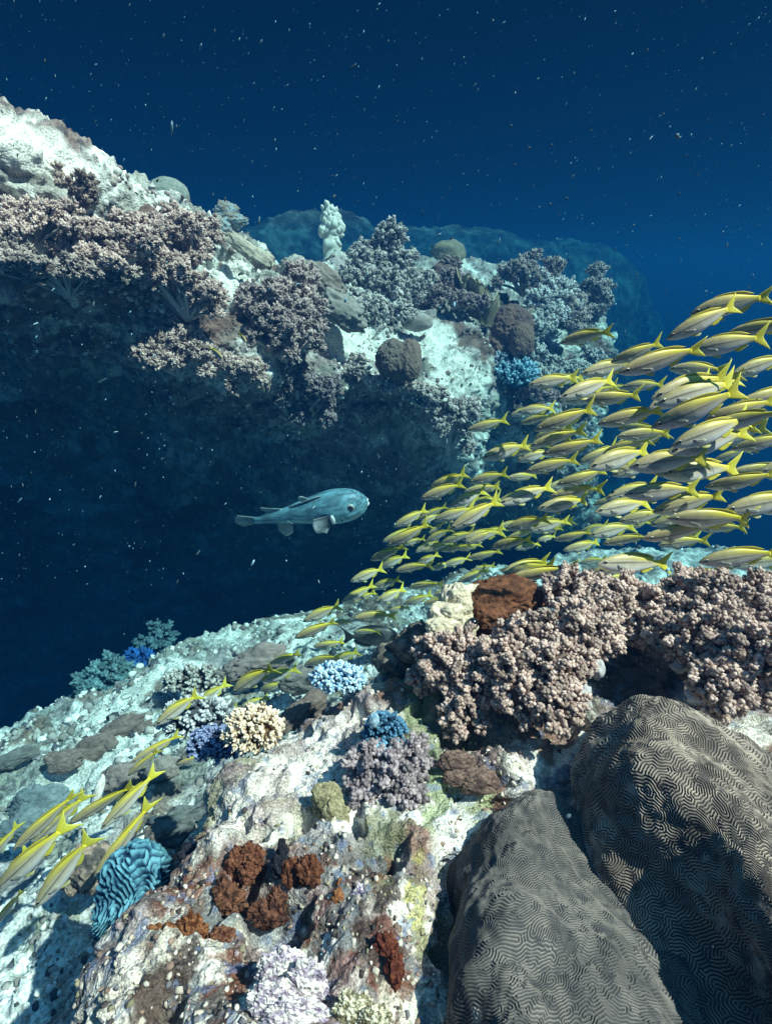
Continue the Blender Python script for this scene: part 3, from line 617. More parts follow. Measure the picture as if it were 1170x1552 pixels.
# small crust growing all over the outcrop: nubs, worm tubes, rubble
def crust(name, P, n, smin, smax, seed, cols, sel=None, flat=0.8, mat=None):
    r = rng(seed); nv, nu = P.shape[:2]; N = face_cam(P, gnorm(P)).reshape(-1, 3); p = P.reshape(-1, 3)
    px, py, d = to_px(p); ok = (px > -30) & (px < 1200) & (py > -30) & (py < 1585)
    dens = fbm(p * (9 if sel is None else sel), 3, seed); ok &= (dens > 0.47) & ~((px < 170) & (py < 310))
    idx = r.choice(np.nonzero(ok)[0], n); tv, tf = ico(1)
    s = (smin + (smax - smin) * r.random(n) ** 2.5)
    scl = np.stack([s * (0.7 + 0.6 * r.random(n)), s * (0.7 + 0.6 * r.random(n)), s * (0.5 + flat * r.random(n))], 1)
    px, py, d = to_px(p[idx]); kk = np.clip(d / 2.5, 0.45, 1.3) if 'rubble' in name else np.ones(n)
    s = s * kk; scl = scl * kk[:, None]
    v, f = scatter_tpl(tv, tf, p[idx] + N[idx] * s[:, None] * 0.1, scl, frames(N[idx] + r.normal(size=(n, 3)) * 0.5))
    v = v + (r.random(v.shape) - 0.5) * np.repeat(s, len(tv))[:, None] * 0.75
    ci = r.choice(len(cols), n, p=np.array([c[3] for c in cols]) / sum(c[3] for c in cols))
    cc = np.array([c[:3] for c in cols])[ci] * (0.7 + 0.6 * r.random((n, 1)))
    c = np.repeat(cc, len(tv), 0)
    o = mesh(name, v, f, mat or M_HARD, c); tag(o, kind='stuff')
    return o
CR = [(0.66, 0.62, 0.54, 3), (0.48, 0.43, 0.36, 3), (0.27, 0.19, 0.15, 2.5), (0.20, 0.20, 0.22, 1), (0.30, 0.28, 0.18, 1.5), (0.06, 0.05, 0.05, 2), (0.36, 0.28, 0.29, 0.8)]
crust('encrusting_growth', OUTP, 6500, 0.0012, 0.0058, 301, CR)
crust('encrusting_growth', LEDP, 9000, 0.008, 0.032, 302, [(0.85, 0.82, 0.76, 4), (0.42, 0.35, 0.31, 4), (0.26, 0.20, 0.18, 3), (0.10, 0.10, 0.11, 1.5)], 2.5)
crust('coral_rubble', BEDP, 7000, 0.006, 0.026, 303, [(0.85, 0.86, 0.82, 4), (0.45, 0.42, 0.40, 3), (0.26, 0.24, 0.22, 2.5), (0.08, 0.09, 0.11, 1.5)], 3)

DS = LS
# ------------------------------------------------------------------ corals on the ledge
G3 = 'soft coral bushes on the upper ledge'
PB, PT = (0.27, 0.165, 0.14), (0.90, 0.71, 0.64)
def lb(label, lobes, pr, seed, b=PB, t=PT, slim=2.6, sub=1, dens=0.8, subr=0.26):
    # each colony is a few heads with smaller satellites growing out round them
    r = rng(seed + 5); L2 = [(a, b2, c * 0.64, e_ * 0.52, g) for (a, b2, c, e_, g) in lobes]
    for (a, b2, c, e_, g) in lobes:
        for _ in range(5 if seed < 413 else 2):
            th = r.uniform(0, 2 * math.pi); k = r.uniform(0.2, 0.42); L2.append((a + c * 1.05 * math.cos(th), b2 + e_ * 1.1 * math.sin(th), c * k, e_ * k, g * r.uniform(0.99, 1.02)))
    b = tuple((0.5 * x + 0.10) * k for x, k in zip(b, (1.1, 0.95, 0.92))); t = tuple(min(0.95, 1.08 * x * k) for x, k in zip(t, (1.04, 0.96, 0.94)))
    polyp_bush('soft_coral', label, 'soft coral', G3, L2, pr * 0.57, b, t, seed, slim=slim * 1.15, sub=0, dens=dens * 0.8, subr=subr, stalks=True)
lb('brown fringed bush under the sunlit white slope at the far left edge', [(15,318,48,20,2.15),(75,330,40,18,2.2),(25,352,40,18,2.12)], 0.0085, 401)
lb('brown bush above the black hollow of the upper left ledge', [(45,262,36,15,2.28),(95,280,34,15,2.32),(130,305,20,16,2.4)], 0.009, 402, (0.16,0.10,0.08),(0.50,0.40,0.34))
lb('widest tan bush in the middle of the left ledge', [(120,348,44,24,2.25),(170,365,46,32,2.35),(130,388,46,22,2.25),(205,340,32,20,2.45)], 0.0085, 403)
lb('tan bush at the ledge shoulder left of the pale leathery fold', [(250,355,38,30,2.55),(290,380,38,38,2.7),(240,395,38,30,2.5),(305,355,22,22,2.8)], 0.0085, 404)
lb('tan bush hanging lowest on the left ledge lip', [(270,430,48,36,2.6),(235,420,40,30,2.5),(300,455,30,26,2.68)], 0.0085, 405)
lb('thin scraggly bush along the shaded lip at the left edge', [(20,395,50,18,2.12),(90,410,50,16,2.2),(160,425,44,16,2.35)], 0.008, 406, (0.14,0.10,0.09),(0.6,0.55,0.5))
lb('separate grey brown bush below the ledge lip with a yellow fish', [(265,515,44,30,2.72),(300,535,34,28,2.75),(240,530,26,20,2.7)], 0.0085, 407)
lb('ragged bush trailing down the lip right of the grey brown bush', [(340,550,36,20,2.85),(370,570,24,20,2.9)], 0.008, 408)
lb('round mauve bush at the lip left of the smooth grey slabs', [(420,450,44,40,3.0),(405,480,36,34,2.95),(440,500,36,36,2.98)], 0.0095, 409, (0.19,0.125,0.12),(0.66,0.56,0.53))
lb('mauve bush overlapping the round mauve bush on its right', [(465,470,36,44,3.12),(475,500,28,24,3.1)], 0.0095, 410, (0.20,0.13,0.125),(0.68,0.58,0.55))
lb('dark mauve bush on the shaded wall below the round mauve bush', [(450,580,44,30,3.3),(480,610,34,26,3.4),(420,610,26,18,3.4)], 0.0095, 411, (0.12,0.09,0.10),(0.45,0.40,0.42))
lb('dim tuft on the shaded wall left of the trailing bush', [(330,605,26,16,3.5)], 0.0095, 423)
lb('dim tuft on the wall under the white sand lip', [(525,600,30,18,3.75),(560,625,22,14,3.85)], 0.0095, 424, (0.2,0.17,0.16),(0.6,0.55,0.52))
lb('sparse tufts growing on the lip between mauve bush and double dome', [(540,560,28,14,3.5),(575,580,20,12,3.5)], 0.0095, 425, (0.3,0.26,0.25),(0.85,0.8,0.75))
lb('small tufts under the double dome on the lip edge', [(630,590,24,12,3.6),(600,585,16,10,3.55)], 0.0095, 426, (0.22,0.16,0.15),(0.7,0.6,0.55))
lb('low tufts on the white slope at the upper left corner of the ledge', [(40,225,20,9,2.3),(95,255,16,8,2.4),(20,200,12,7,2.25)], 0.0075, 427)
lb('pale bush running down the shaded wall below the white sand', [(690,625,24,34,3.65),(660,600,26,20,3.6),(705,655,14,24,3.7)], 0.0095, 412, (0.3,0.26,0.25),(0.8,0.76,0.72))
lb('big pale mound of tufted coral behind the tall pillar coral', [(560,385,46,36,4.3),(600,400,46,40,4.25),(575,430,60,36,4.1),(620,440,30,30,4.2),(540,420,34,30,4.1)], 0.013, 413, (0.22,0.2,0.2),(0.74,0.72,0.68), 1.9)
lb('pale tufted coral patch in front of the big tufted mound', [(560,470,44,24,3.85),(600,475,40,22,3.85),(530,450,30,20,3.9)], 0.012, 414, (0.3,0.28,0.26),(0.86,0.84,0.8), 1.9)
lb('brown tufted coral patch between tufted mound and folded leafy coral', [(680,425,30,22,4.4),(700,455,30,20,4.2),(665,445,24,18,4.3)], 0.012, 415, (0.15,0.09,0.085),(0.5,0.40,0.38), 1.9)
lb('spiky pinkish bush highest on the right end of the ledge', [(790,412,34,26,4.8),(815,425,28,28,4.8),(770,415,20,20,4.85)], 0.011, 416, (0.2,0.15,0.14),(0.66,0.57,0.53), 3.4)
lb('rounded white bush right of the brown shaded dome', [(845,440,38,26,4.75),(820,455,30,26,4.7),(840,475,34,24,4.65)], 0.013, 417, (0.55,0.52,0.5),(0.98,0.96,0.93), 2.0)
lb('white column of tufts beside the brown shaded dome', [(810,500,22,30,4.6),(812,540,20,26,4.58),(825,490,24,20,4.6)], 0.012, 418, (0.5,0.48,0.46),(0.96,0.94,0.9), 2.0)
lb('feathery grey bush at the far right tip of the ledge', [(900,435,26,22,5.0),(915,455,18,18,5.0),(905,470,16,14,5.0)], 0.012, 419, (0.22,0.18,0.17),(0.62,0.56,0.52), 3.2)
lb('brownish bush behind the lone yellow tailed fish', [(865,490,26,26,4.7),(880,475,20,18,4.75)], 0.012, 420, (0.2,0.16,0.15),(0.6,0.53,0.5), 3.0)
lb('whitish tuft bed along the foot of the ledge tip', [(830,570,44,18,4.6),(870,560,36,20,4.65),(900,545,20,24,4.75),(800,565,30,14,4.6)], 0.012, 421, (0.34,0.33,0.32),(0.88,0.87,0.84), 1.8)
lb('pink speckled cushion below the whitish tuft bed', [(830,602,34,12,4.5),(815,595,20,10,4.5)], 0.011, 422, (0.22,0.13,0.13),(0.6,0.42,0.42), 1.6)
lump('brain_coral', 'hazy pale domed coral on the skyline behind the left ledge', 'brain coral', None, [(255,300,34,28,3.5)], (0.26, 0.28, 0.24), 431, M_MASS, 0.08, 2, 5, (0.36, 0.36, 0.32), 8)
lump('lumpy_coral', 'brown pitted lump on the skyline of the left ledge', 'hard coral', None, [(160,285,26,28,2.6)], (0.30, 0.18, 0.13), 432, M_MASS, 0.25, 2.4, 5, (0.14, 0.09, 0.08), 4)
lump('lumpy_coral', 'small dark brown lump behind the tan shoulder bush', 'hard coral', None, [(225,330,16,18,2.6)], (0.24, 0.15, 0.12), 433, M_MASS, 0.25, 2.4, 4, (0.14, 0.09, 0.08), 4)
lump('leather_coral', 'pale leathery coral fold sloping below the blue rim knob', 'soft coral', None, [(372,375,38,11,3.05),(395,392,20,14,3.05)], (0.62, 0.56, 0.44), 434, M_SPONGE, 0.42, 2.1, 5, (0.45, 0.4, 0.33), 3, None, 0.5, -0.65)
lump('lumpy_coral', 'blue and brown knob standing on the ledge rim', 'hard coral', None, [(343,322,18,14,3.25),(352,334,22,10,3.2),(335,345,16,16,3.2)], (0.36, 0.48, 0.52), 435, M_SPONGE, 0.42, 2.1, 5, (0.3, 0.25, 0.2), 3)
lump('leather_coral', 'pale rounded slab just behind the mauve bushes', 'soft coral', None, [(447,408,26,18,3.5)], (0.50, 0.47, 0.42), 436, M_SPONGE, 0.42, 2.1, 5, (0.34, 0.28, 0.25), 3)
lump('leather_coral', 'upper brown grey smooth slab right of the mauve bushes', 'soft coral', None, [(490,425,34,22,3.55),(455,432,18,14,3.4)], (0.36, 0.30, 0.26), 437, M_SPONGE, 0.42, 2.1, 5, (0.27, 0.21, 0.18), 3, None, 0.7, -0.5)
lump('leather_coral', 'lower smooth grey slab drooping onto the white sand', 'soft coral', None, [(515,470,40,24,3.4)], (0.36, 0.33, 0.30), 438, M_SPONGE, 0.42, 2.1, 5, (0.31, 0.28, 0.25), 3, None, 0.7, -0.5)
lump('massive_coral', 'left half of grey brown double dome perched on the white sand lip', 'hard coral', None, [(598,545,28,30,3.42)], (0.20, 0.15, 0.125), 439, M_MASS, 0.2, 1.9, 6, (0.17, 0.13, 0.11), 3, 9.0)
lump('massive_coral', 'right half of grey brown double dome perched on the white sand lip', 'hard coral', None, [(622,546,18,32,3.38)], (0.23, 0.16, 0.13), 440, M_MASS, 0.2, 1.9, 6, (0.17, 0.13, 0.11), 3, 9.0)
lump('massive_coral', 'pale blurred knob on the sand above the double dome', 'hard coral', None, [(632,488,24,14,3.9)], (0.42, 0.38, 0.34), 441, M_MASS, 0.15, 1.8, 4, (0.30, 0.25, 0.23), 3)
lump('massive_coral', 'large reddish brown dome in shadow near the ledge tip', 'hard coral', None, [(770,495,36,32,4.55),(750,520,34,36,4.62)], (0.22, 0.12, 0.095), 442, M_MASS, 0.2, 1.9, 6, (0.17, 0.10, 0.085), 3, 9.0)
lump('massive_coral', 'smaller reddish brown dome pressed against the large one', 'hard coral', None, [(790,515,20,28,4.45)], (0.24, 0.14, 0.11), 443, M_MASS, 0.2, 1.9, 6, (0.19, 0.11, 0.09), 3, 9.0)
lump('massive_coral', 'brown knob in the tufted patch above the folded leafy coral', 'hard coral', None, [(672,418,22,18,4.5),(690,440,26,16,4.4)], (0.20, 0.12, 0.11), 444, M_MASS, 0.3, 2, 4, (0.12, 0.08, 0.08), 3)
lump('lumpy_coral', 'hazy ochre knob on the skyline behind the tufted mound', 'hard coral', None, [(680,385,26,20,5.2)], (0.32, 0.27, 0.18), 445, M_MASS, 0.2, 2, 4, (0.22, 0.2, 0.16), 3)
def folded(label, px, py, d, seed, w=56, h=70):
    """leafy folded coral: curling upright plates from one foot"""
    d = d * DS; r = rng(seed); base = U(px, py + h * 0.45, d + 0.1); t = thing('leaf_coral', label, 'hard coral', base)
    for k in range(5):
        nu_, nv_ = 26, 14; u = np.linspace(0, 1, nu_)[None, :]; v = np.linspace(0, 1, nv_)[:, None]
        a0 = -0.9 + k * 0.45 + r.normal() * 0.1; ang = a0 + (u - 0.5) * 1.7; Rr = (0.35 + 0.65 * v) * (0.7 + 0.3 * r.random())
        X = np.sin(ang) * Rr * w * 0.55 + (k - 2) * 5; Y = h * (0.5 - v * (0.75 + 0.12 * np.sin(u * 9 + k * 2)) - 0.1 * r.random()) + X * 0.55
        Z = d + 0.12 - np.cos(ang) * Rr * 0.30 + 0.03 * np.sin(u * 14 + k) * v
        P = Ua(np.stack([px - 10 + X, py + Y, Z + 0 * X], -1)); N = gnorm(P) * 0.012
        A = (P + N).reshape(-1, 3); B = (P - N).reshape(-1, 3); f = gfaces(nv_, nu_); n = len(A)
        ring = np.concatenate([np.arange(nu_), np.arange(1, nv_) * nu_ + nu_ - 1, (nv_ - 1) * nu_ + np.arange(nu_ - 2, -1, -1), np.arange(nv_ - 2, 0, -1) * nu_])
        r2 = np.roll(ring, -1); side = np.stack([ring, ring + n, r2 + n, r2], 1)
        F_ = np.concatenate([f[:, ::-1], f + n, side]); e = np.tile(np.repeat(np.linspace(0, 1, nv_), nu_), 2)
        c = lerp((0.15, 0.12, 0.08), (0.42, 0.34, 0.22), sst(0.6, 1, e)) * (0.7 + 0.6 * fbm(np.concatenate([A, B]) * 14, 3, seed + k)[:, None])
        mesh('leaf_plate', np.concatenate([A, B]), F_, M_MASS, c, t, base)
    return t
folded('folded leafy brown coral left of the reddish brown domes', 735, 455, 4.3, 451)
finger_coral('branching_coral', 'light blue branching coral under the reddish brown domes', 'hard coral', None, 783, 572, 28, 20, 4.45, 150, 0.075, 0.032, (0.05, 0.16, 0.26), (0.42, 0.66, 0.8), 452)
finger_coral('branching_coral', 'small blue and pink coral sprig at the ledge notch under the domes', 'hard coral', None, 752, 552, 16, 10, 4.5, 60, 0.06, 0.03, (0.12, 0.14, 0.2), (0.5, 0.56, 0.66), 453)
def pillar(label):
    base = U(503, 398, 4.4 * LS); t = thing('pillar_coral', label, 'hard coral', base); r = rng(461)
    def col(px0, py0, px1, py1, r0, r1, n):
        path = np.stack([U(px0 + (px1 - px0) * s, py0 + (py1 - py0) * s, 4.4 * LS) for s in np.linspace(0, 1, n)]) + r.normal(size=(n, 3)) * 0.012
        return tube(path, LS * np.linspace(r0, r1, n) * (0.85 + 0.35 * r.random(n)), 14)
    specs = [(503,400,506,342,.075,.055,16),(500,360,495,312,.06,.03,14),(506,345,512,325,.045,.025,8),(508,350,516,338,.04,.02,8),(497,350,488,352,.03,.018,6),(500,330,503,318,.03,.018,6)]
    for s in specs:
        v, f = col(*s); v = v + (fbm(v * 30, 3, 5)[:, None] - 0.5) * 0.05
        colc = np.array((0.62, 0.62, 0.56)) * (0.6 + 0.8 * fbm(v * 35, 3, 7)[:, None])
        k = 26; i = r.choice(len(v), k); tv, tf = ico(1); ss = LS * (0.016 + 0.012 * r.random(k))
        vv, ff = scatter_tpl(tv, tf, v[i], np.stack([ss, ss, ss * 1.7], 1), frames(np.tile(UP, (k, 1)) + r.normal(size=(k, 3)) * 0.4))
        mesh('column', *cat([(v, f, colc), (vv, ff, np.tile((0.72, 0.72, 0.66), (len(vv), 1)))])[:2], M_HARD, np.concatenate([colc, np.tile((0.72, 0.72, 0.66), (len(vv), 1))]), t, base)
pillar('tall knobbly pale pillar coral standing alone against the blue water')

DS = 0.9
# ------------------------------------------------------------------ corals and rocks on the lower seabed
G4 = 'dark leathery coral lumps on the seabed'
def dl(label, lobes, seed, col=(0.115, 0.10, 0.09), tilt=0.0, c2=None):
    col = tuple(1.95 * x for x in col); r = rng(seed); lobes = lobes + [(a + r.uniform(-.9, .9) * b2, b - r.uniform(-.5, .5) * c_, b2 * r.uniform(.3, .6), c_ * r.uniform(.4, .75), d) for (a, b, b2, c_, d) in lobes for _ in range(1)]; lobes = [(a, b, b2, c_ * 0.85, d * 1.02) for (a, b, b2, c_, d) in lobes]
    lump('leather_coral', label, 'soft coral', G4, lobes, col, seed, M_LEATHER, 0.42, 2.1, 5, c2 or tuple(np.array(col) * 0.8), 3, None, 0.6, tilt)
dl('long dark brown leathery lump slanting across the left seabed slope', [(180,1105,40,17,3.4),(140,1135,40,20,3.2),(100,1155,30,18,3.05)], 501, (0.13, 0.10, 0.09), 0.5)
dl('dark leathery lump at the far left skyline of the seabed', [(70,1130,24,18,3.5),(20,1150,40,14,3.2)], 502, (0.11, 0.11, 0.105), 0.4)
dl('broad dark grey leathery lump just left of the foreground rock', [(285,1250,52,34,1.95)], 503, (0.09, 0.10, 0.10), 0.4, (0.07, 0.08, 0.085))
dl('smooth brown lump behind the slanted fish at the lower left', [(140,1315,36,40,1.75)], 504, (0.20, 0.15, 0.12), 0.3, (0.10, 0.09, 0.085))
dl('round grey brown lump half way down the left slope', [(185,1178,34,24,2.75)], 505, (0.16, 0.13, 0.12), 0.3)
dl('grey brown lump right of the round one with a pale outline', [(245,1165,28,22,2.7)], 506, (0.16, 0.14, 0.13), 0.3)
dl('large purple brown leathery dome among fish above the blue white coral', [(395,1005,46,28,3.6),(365,1015,26,20,3.6)], 507, (0.17, 0.135, 0.125), 0.3)
dl('low dark lump in the gully beneath the blue white branching coral', [(460,1075,40,18,1.75),(440,1092,34,18,1.65)], 508, (0.10, 0.085, 0.075), 0.6)
dl('blue grey shadowed lump left of the slanted fish school', [(60,1220,50,30,2.5),(40,1250,40,24,2.3)], 509, (0.10, 0.13, 0.14), 0.4)
dl('grey lump under fish right of the purple brown dome', [(455,1030,36,22,3.1)], 510, (0.13, 0.12, 0.115), 0.2)
finger_coral('branching_coral', 'mat of grey white branching coral left of the blue violet coral', 'hard coral', None, 300, 1090, 56, 30, 2.2, 170, 0.036, 0.02, (0.14, 0.15, 0.17), (0.66, 0.70, 0.72), 521)
finger_coral('branching_coral', 'pinkish grey thicket of short corals on the seabed slope', 'hard coral', None, 300, 1035, 52, 22, 3.7, 220, 0.05, 0.032, (0.16, 0.13, 0.12), (0.58, 0.54, 0.5), 522)
lb2 = lambda label, lobes, pr, seed, b, t: polyp_bush('soft_coral', label, 'soft coral', 'soft corals on the seabed edge', lobes, pr, b, t, seed, slim=2.2, sub=0, dens=0.8)
lb2('turquoise soft coral bush on the seabed edge against dark water', [(145,1035,20,20,4.4),(165,1022,18,18,4.4),(180,1035,16,16,4.4)], 0.016, 531, (0.06, 0.13, 0.15), (0.20, 0.34, 0.37))
lb2('deep blue soft coral beside the turquoise bush on the seabed edge', [(202,1012,18,14,4.6),(215,1005,14,12,4.65)], 0.014, 532, (0.01, 0.05, 0.22), (0.02, 0.14, 0.42))
lb2('faint blue soft coral farther along the seabed edge', [(222,980,14,12,5.2),(245,965,12,16,5.3)], 0.016, 533, (0.05, 0.10, 0.13), (0.14, 0.25, 0.29))
lump('rock', 'white upright rock chip between the slanted fishes', 'rock', None, [(150,1200,7,24,2.2)], (0.9, 0.88, 0.82), 541, M_HARD, 0.3, 2, 4, (0.7, 0.66, 0.6), 3, None, 0.8, -0.25)

# ------------------------------------------------------------------ fishes
def fish_body(prof, wid, mid, bend, tail_s, ns=44, nt=36, s0=0.0):
    """prof: [(s, top, bottom)], wid: [(s, half width)], along -x from the nose at s=0"""
    s = np.linspace(0, tail_s, ns) if s0 == 0 else np.linspace(s0, tail_s, ns)
    s = tail_s * (np.linspace(0, 1, ns) ** 1.25)
    top = np.interp(s, [p[0] for p in prof], [p[1] for p in prof]); bot = np.interp(s, [p[0] for p in prof], [p[2] for p in prof])
    for _ in range(2):
        top[1:-1] = (top[:-2] + 2 * top[1:-1] + top[2:]) / 4; bot[1:-1] = (bot[:-2] + 2 * bot[1:-1] + bot[2:]) / 4
    w = np.interp(s, [p[0] for p in wid], [p[1] for p in wid])
    a = np.linspace(0, 2 * np.pi, nt, endpoint=False)
    zc = (top + bot) / 2; hh = (top - bot) / 2
    Y = w[:, None] * np.sign(np.cos(a)) * np.abs(np.cos(a)) ** 0.9; Z = zc[:, None] + hh[:, None] * np.sin(a)
    X = np.repeat(-s[:, None], nt, 1)
    v = np.stack([X, Y, Z], -1).reshape(-1, 3)
    f = tris(gfaces(ns, nt, True)); v = np.concatenate([v, [[0.004, 0, zc[0]], [-tail_s - 0.002, 0, zc[-1]]]]); n = ns * nt
    j = np.arange(nt); j2 = (j + 1) % nt
    f = np.concatenate([f, np.stack([np.full(nt, n), j2, j], 1), np.stack([(ns - 1) * nt + j, (ns - 1) * nt + j2, np.full(nt, n + 1)], 1)])
    S = np.concatenate([np.repeat(s, nt), [0, tail_s]]); Zn = np.concatenate([np.tile(np.sin(a), ns), [0, 0]])
    return v, f, S, Zn
def bendv(v, b, k0=0.30):
    v = v.copy(); s = np.clip(-v[:, 0] - k0, 0, 1); v[:, 1] += b * (s / (1 - k0)) ** 2; return v
def fin(outline_root, outline_tip, th, n=7, m=12, ripple=0.0):
    """thin fin between a root curve and a tip curve (lists of xyz), thickness tapering to the edge"""
    A = cr1(np.array(outline_root, float), m); B = cr1(np.array(outline_tip, float), m)
    t = np.linspace(0, 1, n)[:, None, None]; P = A[None] * (1 - t) + B[None] * t
    P[..., 1] += ripple * np.sin(np.linspace(0, 9, m))[None, :] * t[..., 0]
    N = gnorm(P); thk = (th * (1 - 0.75 * t)); Pa = (P + N * thk).reshape(-1, 3); Pb = (P - N * thk).reshape(-1, 3)
    f = gfaces(n, m); k = len(Pa)
    ring = np.concatenate([np.arange(m), np.arange(1, n) * m + m - 1, (n - 1) * m + np.arange(m - 2, -1, -1), np.arange(n - 2, 0, -1) * m]); r2 = np.roll(ring, -1)
    F_ = np.concatenate([f, f[:, ::-1] + k, np.stack([ring, ring + k, r2 + k, r2], 1)])
    T = np.tile(np.repeat(np.linspace(0, 1, n), m), 2)
    return np.concatenate([Pa, Pb]), tris(F_), T
def rawmesh(name, v, f, mat, col):
    o = mesh(name, v, f, mat, col); m = o.data; bpy.data.objects.remove(o); return m
YEL = np.array((0.82, 0.72, 0.03)); YEL2 = np.array((0.92, 0.90, 0.16))
SN_PROF = [(a, b * 1.06, c * 1.06) for a, b, c in [(0, .004, -.012), (.02, .020, -.030), (.06, .047, -.052), (.12, .078, -.078), (.2, .106, -.102), (.3, .124, -.118), (.4, .128, -.120), (.5, .118, -.108), (.6, .095, -.084), (.7, .062, -.054), (.77, .040, -.036), (.82, .034, -.032)]]
SN_WID = [(0, .006), (.03, .022), (.1, .044), (.2, .060), (.32, .066), (.45, .060), (.6, .040), (.72, .022), (.82, .011)]
def snapper_set(bend, spread, k):
    v, f, S, Z = fish_body(SN_PROF, SN_WID, 0, bend, .82)
    r = fbm(v * 14 + k, 3, 900 + k)
    back = np.array((0.50, 0.42, 0.19)); mid_ = np.array((0.68, 0.63, 0.49)); belly = np.array((0.76, 0.79, 0.80))
    c = lerp(mid_, back, sst(0.15, 0.75, Z)); c = lerp(c, belly, sst(0.05, 0.75, -Z))
    c = lerp(c, YEL, sst(0.30, 0.76, S + 0.16 * (Z - 0.4)) * sst(0.10, 0.65, Z) * 0.85)                # yellow saddle spreads toward the tail
    c = lerp(c, YEL, sst(0.66, 0.82, S) * 0.9)
    c = lerp(c, YEL2 * 0.9, sst(0.45, 0.7, S) * sst(0.55, 0.95, -Z) * 0.6)
    for zz, wd, am in ((0.20, 0.085, 0.92), (0.48, 0.03, 0.25), (-0.02, 0.03, 0.22), (-0.22, 0.03, 0.2)):   # thin lengthwise lines
        m = np.exp(-((Z - zz - 0.10 * (S - 0.3)) / wd) ** 2) * sst(0.08, 0.16, S) * (1 - sst(0.62, 0.78, S)); c = lerp(c, (0.05, 0.045, 0.03), m * am)
    c = lerp(c, (0.20, 0.20, 0.20), (1 - sst(0.02, 0.10, S)) * 0.5 * (Z > -0.3))
    c = lerp(c, (0.05, 0.05, 0.05), np.exp(-((Z - 0.30) / 0.16) ** 2) * sst(0.02, 0.05, S) * (1 - sst(0.10, 0.16, S)) * 0.8)
    gill = np.exp(-((S - 0.215 - 0.02 * Z) / 0.006) ** 2) * (np.abs(Z) < 0.7); c = lerp(c, (0.12, 0.12, 0.12), gill * 0.45)
    c = c * (0.9 + 0.25 * (r[:, None] - 0.5))
    out = {'body': rawmesh('snapper_body', bendv(v, bend), f, M_FISH, c)}
    def finm(key, root, tip, th, n=7, m=12, rip=0.0, c0=YEL, c1=YEL2):
        v, f, T = fin(root, tip, th, n, m, rip); rays = 0.82 + 0.3 * vn(np.stack([v[:, 2] * 160 + v[:, 0] * 60, v[:, 0] * 3, v[:, 1] * 0], 1), 5)[:, None]
        out[key] = rawmesh('snapper_' + key, bendv(v, bend), f, M_FIN, lerp(c0, c1, T) * rays)
    h = .142 * spread
    finm('tail_fin', [(-.79, 0, .034), (-.805, 0, .02), (-.81, 0, 0), (-.805, 0, -.02), (-.79, 0, -.034)],
         [(-.99, 0, h * 1.12), (-.945, 0, h * .55), (-.905, 0, 0), (-.945, 0, -h * .55), (-.99, 0, -h * 1.12)], .006, 9, 15, .004)
    finm('dorsal_fin', [(-.26, 0, .122), (-.36, 0, .131), (-.48, 0, .125), (-.6, 0, .098), (-.70, 0, .063)],
         [(-.31, 0, .144), (-.40, 0, .156), (-.52, 0, .150), (-.64, 0, .130), (-.755, 0, .076)], .003, 5, 16, 0, np.array((0.36, 0.32, 0.16)), YEL)
    finm('anal_fin', [(-.55, 0, -.099), (-.61, 0, -.085), (-.68, 0, -.061)], [(-.60, 0, -.135), (-.66, 0, -.118), (-.735, 0, -.066)], .003, 5, 8)
    finm('pelvic_fin', [(-.28, .012, -.120), (-.31, .012, -.122), (-.34, .012, -.123)], [(-.37, .03, -.172), (-.40, .028, -.164), (-.42, .02, -.145)], .003, 5, 6, 0, YEL2 * 0.9, np.array((0.75, 0.75, 0.45)))
    for sgn, key in ((1, 'pectoral_fin_a'), (-1, 'pectoral_fin_b')):
        finm(key, [(-.225, sgn * .060, .0), (-.228, sgn * .062, -.02), (-.232, sgn * .060, -.04)], [(-.34, sgn * .078, -.03), (-.36, sgn * .080, -.055), (-.31, sgn * .074, -.07)], .002, 5, 6, 0, np.array((0.55, 0.55, 0.5)), np.array((0.62, 0.62, 0.52)))
    ev, ef = ico(2)
    for sgn, key in ((1, 'eye_a'), (-1, 'eye_b')):
        v = ev * np.array([.026, .012, .026]) + np.array([-.088, sgn * .036, .024]); rr = np.hypot(ev[:, 0], ev[:, 2])
        out[key] = rawmesh('snapper_eye', v, ef, M_EYE, np.where(rr[:, None] < 0.75, (0.006, 0.006, 0.008), (0.45, 0.43, 0.36)))
    return out
SETS = [snapper_set(b, sp, k) for k, (b, sp) in enumerate([(-.10, 1.25), (-.03, 1.1), (.05, 1.2), (.13, 1.0), (0.0, .85), (-.16, 1.1)])]
PARTN = {'pectoral_fin_a': 'pectoral_fin', 'pectoral_fin_b': 'pectoral_fin', 'eye_a': 'eye', 'eye_b': 'eye'}
def pose(o, head, tail, roll=0.0, girth=1.0):
    x = head - tail; L = np.linalg.norm(x); x = x / L
    y = np.cross(UP, x); y /= np.linalg.norm(y); z = np.cross(x, y)
    c, s_ = math.cos(roll), math.sin(roll); y2 = y * c + z * s_; z2 = z * c - y * s_
    M = Matrix(((x[0], y2[0], z2[0], head[0]), (x[1], y2[1], z2[1], head[1]), (x[2], y2[2], z2[2], head[2]), (0, 0, 0, 1)))
    o.matrix_world = M @ Matrix.Diagonal((L, L * girth, L * girth, 1))
